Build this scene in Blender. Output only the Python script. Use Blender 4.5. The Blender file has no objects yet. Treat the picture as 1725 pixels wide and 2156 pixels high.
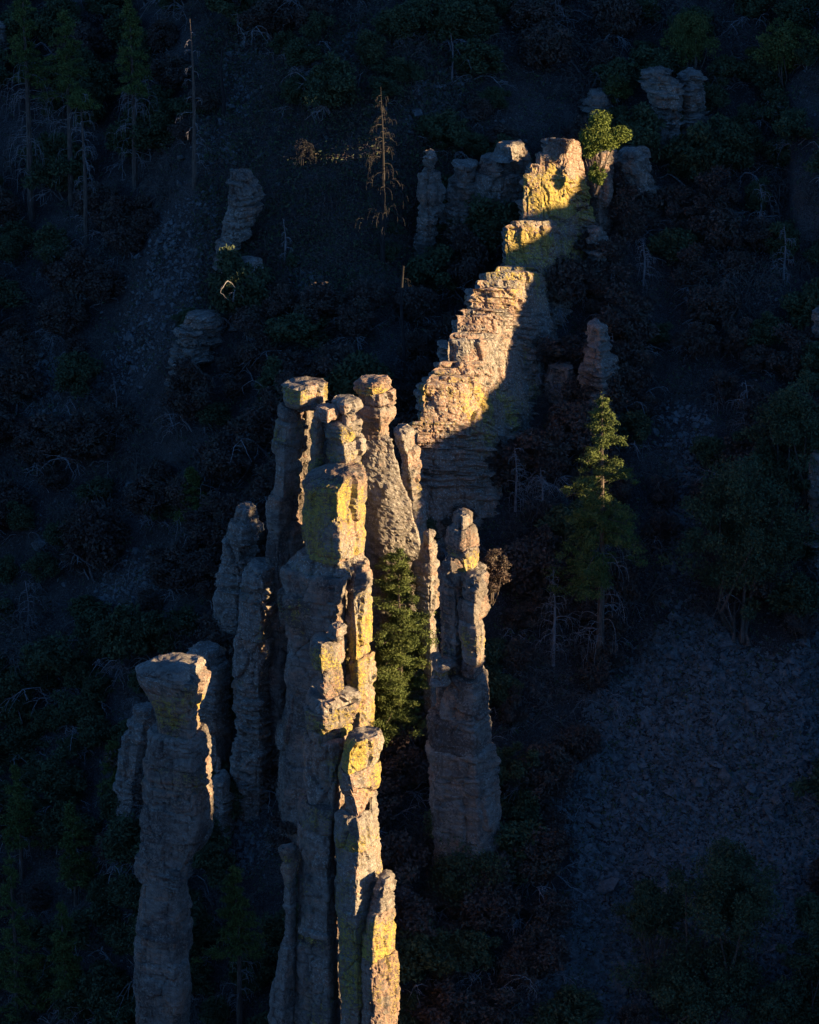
import bpy, math, random
import numpy as np
from mathutils import Vector

random.seed(7)
RNG = np.random.default_rng(7)
SC = bpy.context.scene
COL = SC.collection

# ------------------------------------------------------------------ camera, sky, sun, exposure
PITCH = math.radians(18.0)
DIST = 250.0
VH = 70.0                                   # metres of picture height at the middle of the scene
SUN_EL = math.radians(8.0)
SUN_AZ = math.radians(-10.0)                 # from +X (the right), turned a little towards the viewer
FWD = np.array([0.0, math.cos(PITCH), -math.sin(PITCH)])
UPV = np.array([0.0, math.sin(PITCH), math.cos(PITCH)])
CAM = -FWD * DIST
cam_d = bpy.data.cameras.new('camera')
cam = bpy.data.objects.new('camera', cam_d)
COL.objects.link(cam)
cam.location = CAM
cam.rotation_euler = (math.pi / 2 - PITCH, 0, 0)
cam_d.sensor_fit = 'VERTICAL'
cam_d.sensor_height = 24.0
cam_d.lens = 24.0 * DIST / VH
cam_d.clip_start = 1.0
cam_d.clip_end = 6000.0
SC.camera = cam

world = bpy.data.worlds.new('World')
SC.world = world
world.use_nodes = True
wn, wl = world.node_tree.nodes, world.node_tree.links
wn.clear()
wo = wn.new('ShaderNodeOutputWorld')
bg = wn.new('ShaderNodeBackground')
sky = wn.new('ShaderNodeTexSky')
sky.sky_type = 'NISHITA'
sky.sun_disc = False
sky.sun_elevation = SUN_EL
sky.sun_rotation = math.radians(90) - SUN_AZ
sky.altitude = 1700
sky.air_density = 1.0
sky.dust_density = 0.4
sky.ozone_density = 2.5
bg.inputs['Strength'].default_value = 0.058
tint = wn.new('ShaderNodeMix'); tint.data_type = 'RGBA'; tint.blend_type = 'MULTIPLY'; tint.inputs['Factor'].default_value = 1.0
tint.inputs[7].default_value = (0.48, 0.82, 1.27, 1)          # the cold white balance of the shade
wl.new(sky.outputs[0], tint.inputs[6])
wl.new(tint.outputs[2], bg.inputs['Color'])
wl.new(bg.outputs[0], wo.inputs['Surface'])

sun_d = bpy.data.lights.new('sun', 'SUN')
sun_d.energy = 5.0
sun_d.angle = math.radians(0.7)
sun_d.color = (1.0, 0.72, 0.39)
sun = bpy.data.objects.new('sun', sun_d)
COL.objects.link(sun)
sdir = Vector((math.cos(SUN_AZ) * math.cos(SUN_EL), math.sin(SUN_AZ) * math.cos(SUN_EL), math.sin(SUN_EL)))
sun.rotation_euler = sdir.to_track_quat('Z', 'Y').to_euler()
sun.location = (120, -20, 60)

vs = SC.view_settings
vs.view_transform = 'Standard'
vs.look = 'None'
vs.gamma = 1.0
vs.use_curve_mapping = False
vs.exposure = 1.95
SC.cycles.use_denoising = True
SC.cycles.max_bounces = 3
SC.cycles.diffuse_bounces = 2
SC.cycles.glossy_bounces = 1
SC.cycles.use_adaptive_sampling = True
SC.cycles.adaptive_threshold = 0.02

# ------------------------------------------------------------------ noise
def _h(ix, iy, iz, s):
    n = (ix * 374761393 + iy * 668265263 + iz * 2147483647 + s * 1274126177) & 0xFFFFFFFF
    n = ((n ^ (n >> 13)) * 1274126177) & 0xFFFFFFFF
    n = ((n ^ (n >> 16)) * 2246822519) & 0xFFFFFFFF
    return ((n ^ (n >> 15)) & 0xFFFFFF) / float(0xFFFFFF)

def vnoise(x, y, z, s=0):
    """smooth noise in -1..1"""
    x0, y0, z0 = np.floor(x), np.floor(y), np.floor(z)
    fx, fy, fz = x - x0, y - y0, z - z0
    ix, iy, iz = x0.astype(np.int64), y0.astype(np.int64), z0.astype(np.int64)
    fx = fx * fx * (3 - 2 * fx); fy = fy * fy * (3 - 2 * fy); fz = fz * fz * (3 - 2 * fz)
    def L(a, b, t): return a + (b - a) * t
    v = L(L(L(_h(ix, iy, iz, s), _h(ix + 1, iy, iz, s), fx), L(_h(ix, iy + 1, iz, s), _h(ix + 1, iy + 1, iz, s), fx), fy),
          L(L(_h(ix, iy, iz + 1, s), _h(ix + 1, iy, iz + 1, s), fx), L(_h(ix, iy + 1, iz + 1, s), _h(ix + 1, iy + 1, iz + 1, s), fx), fy), fz)
    return v * 2 - 1

def fbm(x, y, z, octv=4, s=0, gain=0.5):
    a, t, f = 1.0, 0.0, 1.0
    for o in range(octv):
        t = t + a * vnoise(x * f + 13.7 * o, y * f - 7.1 * o, z * f + 3.3 * o, s + o)
        a *= gain; f *= 2.03
    return t

def chunks(x, y, z, s=0):
    """fracture cells: a value per cell and the distance to the cell's edge"""
    ix, iy, iz = np.floor(x).astype(np.int64), np.floor(y).astype(np.int64), np.floor(z).astype(np.int64)
    d1 = np.full(x.shape, 9.0); d2 = np.full(x.shape, 9.0); val = np.zeros(x.shape)
    for a in (-1, 0, 1):
        for b in (-1, 0, 1):
            for c in (-1, 0, 1):
                jx, jy, jz = ix + a, iy + b, iz + c
                h = _h(jx, jy, jz, s)
                px = jx + 0.15 + 0.7 * h; py = jy + 0.15 + 0.7 * ((h * 91.7) % 1); pz = jz + 0.15 + 0.7 * ((h * 553.1) % 1)
                d = np.maximum(np.maximum(np.abs(x - px), np.abs(y - py)), np.abs(z - pz)) * 0.6 + 0.4 * np.sqrt((x - px) ** 2 + (y - py) ** 2 + (z - pz) ** 2)
                m = d < d1
                d2 = np.where(m, d1, np.minimum(d2, d)); val = np.where(m, (h * 7919.3) % 1, val); d1 = np.where(m, d, d1)
    return val * 2 - 1, d2 - d1

# ------------------------------------------------------------------ picture coordinates (1725 x 2156 plate) <-> place
SX = VH / 2156.0 / DIST
def at(px, py, Y):
    """the point of the place at depth Y that is seen at px, py of the plate"""
    px, py, Y = np.broadcast_arrays(np.asarray(px, float), np.asarray(py, float), np.asarray(Y, float))
    dx = (px - 862.5) * SX
    dv = (1078.0 - py) * SX
    d = np.stack([dx, FWD[1] + dv * UPV[1], FWD[2] + dv * UPV[2]], -1)
    t = (Y - CAM[1]) / d[..., 1]
    return CAM + d * t[..., None]

def plate(p):
    q = np.asarray(p) - CAM
    dep = q @ FWD
    return 862.5 + q[..., 0] / dep / SX, 1078.0 - (q @ UPV) / dep / SX

# ------------------------------------------------------------------ terrain
CREST_Y = [-120, -62, -51, -46.2, -45.7, -43.4, -42.9, -37, -33.4, -32.4, -31.8, -29, -25.3, -22.8, -19, -17.4, -17.1, -16.2, -15.9, -12, -4.3, 0, 2, 8, 14.8, 15.6, 16.2, 18, 24, 31, 35, 60, 200]
CREST_Z = [-50, -31, -18, -14.5, 0.5, 0.8, 5, 7, 6.2, 5.8, 0.0, -1.0, 4.0, 9.0, 13, 13.2, 10.0, 10.0, 13.4, 14, 15.8, 18.9, 20.6, 24.0, 25.6, 28, 38, 41, 44, 48, 52, 77, 179]  # ridge out of view at right, crest shaped to set where its shade falls
RIDGE_X = 60.0

def H(X, Y):
    X = np.asarray(X, float); Y = np.asarray(Y, float)
    yo = np.interp(X, [-400, -60, -30, -22, -16, -8, -2, 3, 8, 13, 18, 26, 34, 200], [44, 30, 27, 20, 10, 3.5, 0.5, 2.2, 3.0, 4.6, 5, 4, 6, 40])
    gx = np.clip((X + 30) / 20, 0, 1) * np.clip((14 - X) / 8, 0, 1)
    drop = 7.0 * gx * np.clip((-28 - Y) / 14, 0, 1)            # the gully the front spires rise from
    z = 0.727 * (Y - yo) - drop - 3.4 * np.exp(-((X - 2.5) / 4.5) ** 2 - ((Y - 21.5) / 6.0) ** 2)      # and the hollow behind the fin
    n = fbm(X * 0.07, Y * 0.07, 0 * X, 3, 11) * 1.1
    n = n + fbm(X * 0.35, Y * 0.35, 0 * X, 3, 21) * 0.38
    near = np.clip(1 - (np.abs(Y) - 60) / 80, 0, 1)
    z = z + n * (0.35 + 0.65 * near) + (1 - near) * 6 * fbm(X * 0.012, Y * 0.012, 0 * X, 3, 31)
    cr = np.interp(Y - (X - RIDGE_X) * math.tan(SUN_AZ) * np.clip((90 - X) / 30, 0, 1), CREST_Y, CREST_Z)     # profile skewed along the sun's line so the ridge's notches steer the light
    rg = cr - np.abs(X - RIDGE_X) * np.where(X < RIDGE_X, 0.75, 0.5)
    rg = rg + 0.35 * fbm(X * 0.3, Y * 0.6, 0 * X, 3, 41)
    k = 1.2
    z = np.where(X > 28, np.maximum(z, rg) + 0.25 * k * np.clip(1 - np.abs(z - rg) / k, 0, 1) ** 2, z)
    floor = -62 + 3 * fbm(X * 0.02, Y * 0.02, 0 * X, 3, 51) + np.clip((-150 - Y) * 0.12, 0, 60) * 0 + np.clip(-330 - Y, 0, 400) * 0.42
    z = np.maximum(z, floor)
    return np.minimum(z, 200 + 8 * fbm(X * 0.01, Y * 0.01, 0 * X, 3, 61))

TBX, TBY, TBS = -44.0, -124.0, 0.4
_tx, _ty = np.meshgrid(TBX + TBS * np.arange(221), TBY + TBS * np.arange(631))
HTAB = H(_tx, _ty)
def Hf(X, Y):
    """quick look-up of the hillside's height near the frame"""
    u = np.clip((X - TBX) / TBS, 0, 219.99); v = np.clip((Y - TBY) / TBS, 0, 629.99)
    i = u.astype(int); j = v.astype(int); fu = u - i; fv = v - j
    return (HTAB[j, i] * (1 - fu) + HTAB[j, i + 1] * fu) * (1 - fv) + (HTAB[j + 1, i] * (1 - fu) + HTAB[j + 1, i + 1] * fu) * fv

def ground(px, py):
    """where the sight line through px, py meets the hillside"""
    px = np.atleast_1d(np.asarray(px, float)); py = np.atleast_1d(np.asarray(py, float))
    lo = np.full(px.shape, -110.0); done = np.zeros(px.shape, bool)
    for Y in np.arange(-110, 120, 1.0):
        p = at(px, py, Y)
        hit = (p[:, 2] < Hf(p[:, 0], p[:, 1])) & ~done
        lo[hit] = Y - 1.0; done |= hit
        if done.all(): break
    hi = lo + 1.0
    for _ in range(7):
        m = (lo + hi) / 2
        p = at(px, py, m)
        b = p[:, 2] < Hf(p[:, 0], p[:, 1])
        hi = np.where(b, m, hi); lo = np.where(b, lo, m)
    p = at(px, py, hi)
    p[:, 2] = Hf(p[:, 0], p[:, 1])
    return p

# ------------------------------------------------------------------ mesh helpers
def new_mesh(name, verts, polys, n_per, mats, mask=None, midx=None, smooth=False):
    """polys: flat loop index array, n_per: loops per polygon (array)"""
    me = bpy.data.meshes.new(name)
    verts = np.asarray(verts, np.float32)
    polys = np.asarray(polys, np.int32); n_per = np.asarray(n_per, np.int32)
    me.vertices.add(len(verts)); me.vertices.foreach_set('co', verts.ravel())
    me.loops.add(len(polys)); me.loops.foreach_set('vertex_index', polys)
    me.polygons.add(len(n_per))
    st = np.concatenate([[0], np.cumsum(n_per)[:-1]]).astype(np.int32)
    me.polygons.foreach_set('loop_start', st)
    for m in mats: me.materials.append(m)
    if midx is not None: me.polygons.foreach_set('material_index', np.asarray(midx, np.int32))
    me.polygons.foreach_set('use_smooth', np.full(len(n_per), smooth))
    if mask is not None:
        a = me.color_attributes.new('mask', 'FLOAT_COLOR', 'POINT')
        mm = np.ones((len(verts), 4), np.float32); mm[:, :mask.shape[1]] = mask
        a.data.foreach_set('color', mm.ravel())
    me.update(calc_edges=True)
    return me

def link(name, me, parent=None, **props):
    o = bpy.data.objects.new(name, me)
    COL.objects.link(o)
    if parent is not None: o.parent = parent
    for k, v in props.items(): o[k] = v
    return o

def empty(name, loc, **props):
    o = bpy.data.objects.new(name, None)
    o.empty_display_size = 0.5
    COL.objects.link(o); o.location = loc
    for k, v in props.items(): o[k] = v
    return o

class Soup:
    """collects faces for one mesh"""
    def __init__(s): s.v = []; s.p = []; s.n = []; s.m = []; s.c = []; s.k = 0
    def add(s, v, faces, mat=0, col=0.5):
        v = np.asarray(v, float).reshape(-1, 3); faces = np.asarray(faces, int)
        s.v.append(v); s.p.append((faces + s.k).ravel()); s.n.append(np.full(len(faces), faces.shape[1])); s.m.append(np.full(len(faces), mat))
        c = np.zeros((len(v), 3)); c[:] = np.asarray(col, float).reshape(-1, 1) if np.ndim(col) == 1 and len(np.atleast_1d(col)) == len(v) else col
        s.c.append(c); s.k += len(v)
    def tube(s, pts, rad, sides=5, mat=0, col=0.5):
        pts = np.asarray(pts, float); n = len(pts); rad = np.broadcast_to(np.asarray(rad, float), (n,))
        t = np.gradient(pts, axis=0); t /= np.linalg.norm(t, axis=1, keepdims=True) + 1e-9
        up = np.where(np.abs(t[:, 2:3]) > 0.9, [[1.0, 0, 0]], [[0, 0, 1.0]])
        a = np.cross(t, up); a /= np.linalg.norm(a, axis=1, keepdims=True) + 1e-9
        b = np.cross(t, a)
        th = np.linspace(0, 2 * np.pi, sides, endpoint=False)
        v = pts[:, None] + rad[:, None, None] * (a[:, None] * np.cos(th)[None, :, None] + b[:, None] * np.sin(th)[None, :, None])
        i, j = np.meshgrid(np.arange(n - 1), np.arange(sides), indexing='ij')
        jn = (j + 1) % sides
        f = np.stack([i * sides + j, i * sides + jn, (i + 1) * sides + jn, (i + 1) * sides + j], -1).reshape(-1, 4)
        s.add(v.reshape(-1, 3), f, mat, col)
    def leaves(s, cen, size, mat=0, flat=0.0, asp=2.0, col=None):
        """one small blade of leaf per centre"""
        cen = np.asarray(cen, float); n = len(cen)
        size = np.broadcast_to(np.asarray(size, float), (n,))
        u = RNG.normal(size=(n, 3)); u[:, 2] *= (1 - flat); u /= np.linalg.norm(u, axis=1, keepdims=True)
        w = RNG.normal(size=(n, 3)); w = np.cross(u, w); w /= np.linalg.norm(w, axis=1, keepdims=True)
        u = u * size[:, None]; w = w * (size / asp)[:, None]
        v = np.stack([cen - u * 1.1, cen + w * 1.2 + u * 0.3, cen + u - w * 0.9], 1).reshape(-1, 3)
        f = np.arange(3 * n).reshape(-1, 3)
        c = RNG.random(n) if col is None else np.broadcast_to(col, (n,))
        s.add(v, f, mat, np.repeat(c, 3))
    def mesh(s, name, mats, smooth=False):
        return new_mesh(name, np.concatenate(s.v), np.concatenate(s.p), np.concatenate(s.n), mats, np.concatenate(s.c), np.concatenate(s.m), smooth)

# ------------------------------------------------------------------ materials
def node_mat(name):
    m = bpy.data.materials.new(name); m.use_nodes = True
    nt = m.node_tree; nt.nodes.clear()
    out = nt.nodes.new('ShaderNodeOutputMaterial'); b = nt.nodes.new('ShaderNodeBsdfPrincipled')
    b.inputs['Roughness'].default_value = 0.92
    b.inputs['Specular IOR Level'].default_value = 0.12
    nt.links.new(b.outputs[0], out.inputs['Surface'])
    return m, nt, b

def N(nt, typ, **kw):
    n = nt.nodes.new(typ)
    for k, v in kw.items():
        if k in n.inputs: n.inputs[k].default_value = v
        else: setattr(n, k, v)
    return n

def mix(nt, fac, a, b):
    n = nt.nodes.new('ShaderNodeMix'); n.data_type = 'RGBA'; n.clamp_factor = True
    for sock, val in ((n.inputs['Factor'], fac), (n.inputs[6], a), (n.inputs[7], b)):
        if hasattr(val, 'is_output'): nt.links.new(val, sock)
        else: sock.default_value = (*val, 1) if isinstance(val, tuple) else val
    return n.outputs[2]

def ramp(nt, src, lo, hi):
    n = N(nt, 'ShaderNodeMapRange'); n.interpolation_type = 'SMOOTHSTEP'
    n.inputs['From Min'].default_value = lo; n.inputs['From Max'].default_value = hi
    nt.links.new(src, n.inputs['Value'])
    return n.outputs[0]

def math_n(nt, op, a, b):
    n = nt.nodes.new('ShaderNodeMath'); n.operation = op
    for i, v in enumerate((a, b)):
        if hasattr(v, 'is_output'): nt.links.new(v, n.inputs[i])
        else: n.inputs[i].default_value = v
    return n.outputs[0]

def noise_n(nt, vec, scale, detail=4, rough=0.6):
    n = N(nt, 'ShaderNodeTexNoise'); n.inputs['Scale'].default_value = scale; n.inputs['Detail'].default_value = detail; n.inputs['Roughness'].default_value = rough
    if vec is not None: nt.links.new(vec, n.inputs['Vector'])
    return n.outputs['Fac']

def rock_material():
    m, nt, b = node_mat('weathered_rock')
    geo = N(nt, 'ShaderNodeNewGeometry'); pos = geo.outputs['Position']
    att = N(nt, 'ShaderNodeAttribute'); att.attribute_name = 'mask'
    sep = N(nt, 'ShaderNodeSeparateColor'); nt.links.new(att.outputs['Color'], sep.inputs[0])
    ye, pk, dk = sep.outputs[0], sep.outputs[1], sep.outputs[2]
    mp = N(nt, 'ShaderNodeMapping'); mp.inputs['Scale'].default_value = (1, 1, 2.2); nt.links.new(pos, mp.inputs[0])
    n1 = noise_n(nt, mp.outputs[0], 1.3, 5)
    n2 = noise_n(nt, pos, 7.0, 5, 0.7)
    n3 = noise_n(nt, pos, 22.0, 3, 0.7)
    n4 = noise_n(nt, mp.outputs[0], 3.1, 5, 0.65)
    mp2 = N(nt, 'ShaderNodeMapping'); mp2.inputs['Scale'].default_value = (3.2, 3.2, 0.5); nt.links.new(pos, mp2.inputs[0])
    ns = noise_n(nt, mp2.outputs[0], 1.0, 4, 0.6)
    grey = mix(nt, ramp(nt, n1, 0.35, 0.65), (0.155, 0.13, 0.108), (0.27, 0.235, 0.195))
    pink = mix(nt, ramp(nt, n4, 0.3, 0.7), (0.21, 0.125, 0.088), (0.37, 0.25, 0.18))
    c = mix(nt, ramp(nt, math_n(nt, 'ADD', pk, math_n(nt, 'MULTIPLY', math_n(nt, 'SUBTRACT', n1, 0.5), 1.1)), 0.37, 0.61), grey, pink)
    # pale grey-green crust lichen in speckles
    c = mix(nt, math_n(nt, 'MULTIPLY', ramp(nt, n2, 0.52, 0.62), 0.85), c, (0.47, 0.44, 0.37))
    # dark crust
    dd = math_n(nt, 'ADD', dk, math_n(nt, 'MULTIPLY', math_n(nt, 'SUBTRACT', n2, 0.5), 1.5))
    c = mix(nt, math_n(nt, 'MULTIPLY', ramp(nt, dd, 0.36, 0.52), 0.85), c, (0.055, 0.045, 0.042))
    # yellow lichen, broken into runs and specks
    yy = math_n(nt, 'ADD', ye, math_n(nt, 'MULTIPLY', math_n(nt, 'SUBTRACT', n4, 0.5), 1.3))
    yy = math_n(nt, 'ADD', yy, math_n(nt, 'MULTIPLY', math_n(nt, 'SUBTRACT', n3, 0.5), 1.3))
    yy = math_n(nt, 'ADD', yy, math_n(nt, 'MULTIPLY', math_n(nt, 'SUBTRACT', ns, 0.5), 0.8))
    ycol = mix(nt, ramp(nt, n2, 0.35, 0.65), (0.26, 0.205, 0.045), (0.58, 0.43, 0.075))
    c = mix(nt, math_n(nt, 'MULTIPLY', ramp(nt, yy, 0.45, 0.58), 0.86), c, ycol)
    # stains that run down the faces
    c = mix(nt, math_n(nt, 'MULTIPLY', ramp(nt, ns, 0.54, 0.68), 0.55), c, (0.085, 0.062, 0.048))
    # fine grain
    c = mix(nt, math_n(nt, 'MULTIPLY', ramp(nt, n3, 0.60, 0.42), 0.35), c, (0.09, 0.07, 0.055))
    nt.links.new(c, b.inputs['Base Color'])
    bp = N(nt, 'ShaderNodeBump'); bp.inputs['Strength'].default_value = 1.0; bp.inputs['Distance'].default_value = 0.07
    nt.links.new(math_n(nt, 'ADD', n2, math_n(nt, 'MULTIPLY', n3, 0.5)), bp.inputs['Height'])
    nt.links.new(bp.outputs[0], b.inputs['Normal'])
    return m

def soil_material():
    m, nt, b = node_mat('soil_and_litter')
    pos = N(nt, 'ShaderNodeNewGeometry').outputs['Position']
    n1 = noise_n(nt, pos, 0.35, 5); n2 = noise_n(nt, pos, 3.5, 5, 0.7); n3 = noise_n(nt, pos, 11, 4, 0.7)
    c = mix(nt, ramp(nt, n1, 0.35, 0.65), (0.045, 0.038, 0.036), (0.095, 0.08, 0.074))
    c = mix(nt, ramp(nt, n2, 0.50, 0.68), c, (0.13, 0.115, 0.105))
    c = mix(nt, ramp(nt, n3, 0.55, 0.40), c, (0.03, 0.024, 0.02))
    nt.links.new(c, b.inputs['Base Color'])
    bp = N(nt, 'ShaderNodeBump'); bp.inputs['Strength'].default_value = 1.0; bp.inputs['Distance'].default_value = 0.15
    nt.links.new(math_n(nt, 'ADD', n2, math_n(nt, 'MULTIPLY', n3, 0.6)), bp.inputs['Height']); nt.links.new(bp.outputs[0], b.inputs['Normal'])
    return m

def stone_material():
    m, nt, b = node_mat('scree_stone')
    pos = N(nt, 'ShaderNodeNewGeometry').outputs['Position']
    att = N(nt, 'ShaderNodeObjectInfo')
    n1 = noise_n(nt, pos, 1.9, 4, 0.7); n2 = noise_n(nt, pos, 6.0, 4, 0.7)
    c = mix(nt, ramp(nt, n1, 0.3, 0.7), (0.08, 0.08, 0.077), (0.165, 0.164, 0.156))
    c = mix(nt, math_n(nt, 'MULTIPLY', ramp(nt, n2, 0.55, 0.72), 0.5), c, (0.22, 0.215, 0.205))
    c = mix(nt, ramp(nt, n2, 0.46, 0.30), c, (0.085, 0.07, 0.06))
    nt.links.new(c, b.inputs['Base Color'])
    bp = N(nt, 'ShaderNodeBump'); bp.inputs['Strength'].default_value = 0.7; bp.inputs['Distance'].default_value = 0.05
    nt.links.new(n2, bp.inputs['Height']); nt.links.new(bp.outputs[0], b.inputs['Normal'])
    return m

def leaf_material(name, c0, c1, c2):
    m, nt, b = node_mat(name)
    att = N(nt, 'ShaderNodeAttribute'); att.attribute_name = 'mask'
    sep = N(nt, 'ShaderNodeSeparateColor'); nt.links.new(att.outputs['Color'], sep.inputs[0])
    pos = N(nt, 'ShaderNodeNewGeometry').outputs['Position']
    n1 = noise_n(nt, pos, 0.9, 3)
    c = mix(nt, sep.outputs[0], c0, c1)
    c = mix(nt, math_n(nt, 'MULTIPLY', ramp(nt, n1, 0.45, 0.7), 0.7), c, c2)
    nt.links.new(c, b.inputs['Base Color'])
    b.inputs['Roughness'].default_value = 0.7
    return m

def bark_material(name, c0, c1):
    m, nt, b = node_mat(name)
    pos = N(nt, 'ShaderNodeNewGeometry').outputs['Position']
    mp = N(nt, 'ShaderNodeMapping'); mp.inputs['Scale'].default_value = (6, 6, 1.2); nt.links.new(pos, mp.inputs[0])
    n1 = noise_n(nt, mp.outputs[0], 1.5, 4, 0.7)
    nt.links.new(mix(nt, ramp(nt, n1, 0.3, 0.7), c0, c1), b.inputs['Base Color'])
    return m

M_ROCK = rock_material()
M_SOIL = soil_material()
M_STONE = stone_material()
M_PINE = leaf_material('pine_needles', (0.05, 0.072, 0.022), (0.125, 0.155, 0.042), (0.14, 0.16, 0.045))
M_JUN = leaf_material('juniper_foliage', (0.06, 0.085, 0.018), (0.14, 0.175, 0.035), (0.15, 0.18, 0.04))
M_OAK = leaf_material('evergreen_leaves', (0.038, 0.052, 0.028), (0.09, 0.11, 0.05), (0.085, 0.095, 0.045))
M_OLIVE = leaf_material('olive_leaves', (0.06, 0.075, 0.022), (0.13, 0.145, 0.045), (0.14, 0.14, 0.04))  # olive green, lightened to stand in for faint sun on shaded trees
M_RUST = leaf_material('rusty_leaves', (0.065, 0.044, 0.036), (0.125, 0.085, 0.065), (0.09, 0.08, 0.055))
M_GREY = leaf_material('grey_brush', (0.07, 0.06, 0.05), (0.13, 0.115, 0.10), (0.08, 0.065, 0.05))
M_BARK = bark_material('pine_bark', (0.06, 0.045, 0.035), (0.16, 0.125, 0.10))
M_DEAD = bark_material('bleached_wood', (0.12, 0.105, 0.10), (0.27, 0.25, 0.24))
M_DEAD_SHADED = bark_material('shaded_dead_wood', (0.02, 0.018, 0.017), (0.05, 0.044, 0.04))  # darker copy of the dead wood, shade put into its colour
M_CHAR = bark_material('charred_wood', (0.015, 0.013, 0.012), (0.05, 0.045, 0.042))

# ------------------------------------------------------------------ the hillside, one sheet to the horizon
def axis(parts):
    out = []
    for a, b, st in parts: out.append(np.arange(a, b, st))
    return np.concatenate(out)
gx = axis([(-1500, -200, 100), (-200, -60, 10), (-60, -34, 1.5), (-34, 36, 0.36), (36, 76, 0.7), (76, 120, 4), (120, 1501, 60)])
gy = axis([(-1500, -300, 100), (-300, -80, 8), (-80, -52, 1.2), (-52, 62, 0.36), (62, 120, 2.5), (120, 400, 12), (400, 1501, 100)])
GX, GY = np.meshgrid(gx, gy)
GZ = H(GX, GY)
GZ = GZ + np.where((np.abs(GX) < 40) & (np.abs(GY) < 70), 0.10 * fbm(GX * 1.4, GY * 1.4, 0 * GX, 2, 71), 0)
ny, nx = GX.shape
idx = np.arange(nx * ny).reshape(ny, nx)
q = np.stack([idx[:-1, :-1], idx[:-1, 1:], idx[1:, 1:], idx[1:, :-1]], -1).reshape(-1, 4)
link('hillside', new_mesh('hillside', np.stack([GX, GY, GZ], -1).reshape(-1, 3), q.ravel(), np.full(len(q), 4), [M_SOIL], smooth=True),
     kind='structure', label='steep dark canyon hillside of soil and litter')

# ------------------------------------------------------------------ rock
def make_beds(seed, lo, hi):
    r = np.random.default_rng(seed); z = [-70.0]
    while z[-1] < 70: z.append(z[-1] + lo * (hi / lo) ** r.random())
    return np.array(z)
BEDS = {'thin': make_beds(1, 0.14, 0.55), 'mid': make_beds(2, 0.35, 1.3), 'thick': make_beds(3, 0.9, 3.2)}

def block_shape(rows, Y, dd, res, rot, bulge, kk):
    """rings of one block of rock from rows of (plate y, left x, corner x, right x) at depth Y, top to bottom"""
    rows = np.array(rows, float)
    if len(rows) > 2 and rows[1, 0] - rows[0, 0] < 26: rows[0, 1:] = 0.25 * rows[0, 1:] + 0.75 * rows[1, 1:]   # flat shoulders
    pl = at(rows[:, 1], rows[:, 0], Y); pc = at(rows[:, 2], rows[:, 0], Y); pr = at(rows[:, 3], rows[:, 0], Y)
    zr = pl[:, 2]
    z_top, z_bot = zr[0], zr[-1]
    nz = max(int((z_top - z_bot) / res) + 1, 6)
    z = np.linspace(z_top, z_bot, nz)
    o = np.argsort(zr)
    xl = np.interp(z, zr[o], pl[o, 0]); xc = np.interp(z, zr[o], pc[o, 0]); xr = np.interp(z, zr[o], pr[o, 0])
    wmax = (xr - xl).max()
    sc_w = 0.45 + 0.55 * (xr - xl) / wmax
    D = dd * sc_w
    def P(fx, fy): return np.stack([fx, Y + fy * D + 0 * z], -1)
    w = xr - xl
    poly = [P(xl, 0.15), P(xl + 0.12 * (xc - xl), -0.45), P(xl + 0.55 * (xc - xl), -0.82), P(xc, -1.0),
            P(xc + 0.45 * (xr - xc), -1.0 + (1.0 + kk) * (0.45 - bulge)), P(xr, kk), P(xr - 0.12 * w, 0.75), P(xl + 0.55 * w, 1.0), P(xl + 0.15 * w, 0.8)]
    poly = np.stack(poly, 1)
    if rot:
        c = poly.mean(1, keepdims=True); a = math.radians(rot)
        R = np.array([[math.cos(a), -math.sin(a)], [math.sin(a), math.cos(a)]])
        poly = (poly - c) @ R.T + c
    for fr in (0.08, 0.14):                                    # round the corners
        nxt = np.roll(poly, -1, 1)
        a = poly * (1 - fr) + nxt * fr; b = poly * fr + nxt * (1 - fr)
        poly = np.stack([a, b], 2).reshape(len(z), -1, 2)
    mn, mx = poly[..., 0].min(1), poly[..., 0].max(1)
    poly[..., 0] = xl[:, None] + (poly[..., 0] - mn[:, None]) / (mx - mn)[:, None] * w[:, None]
    return z, poly

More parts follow.
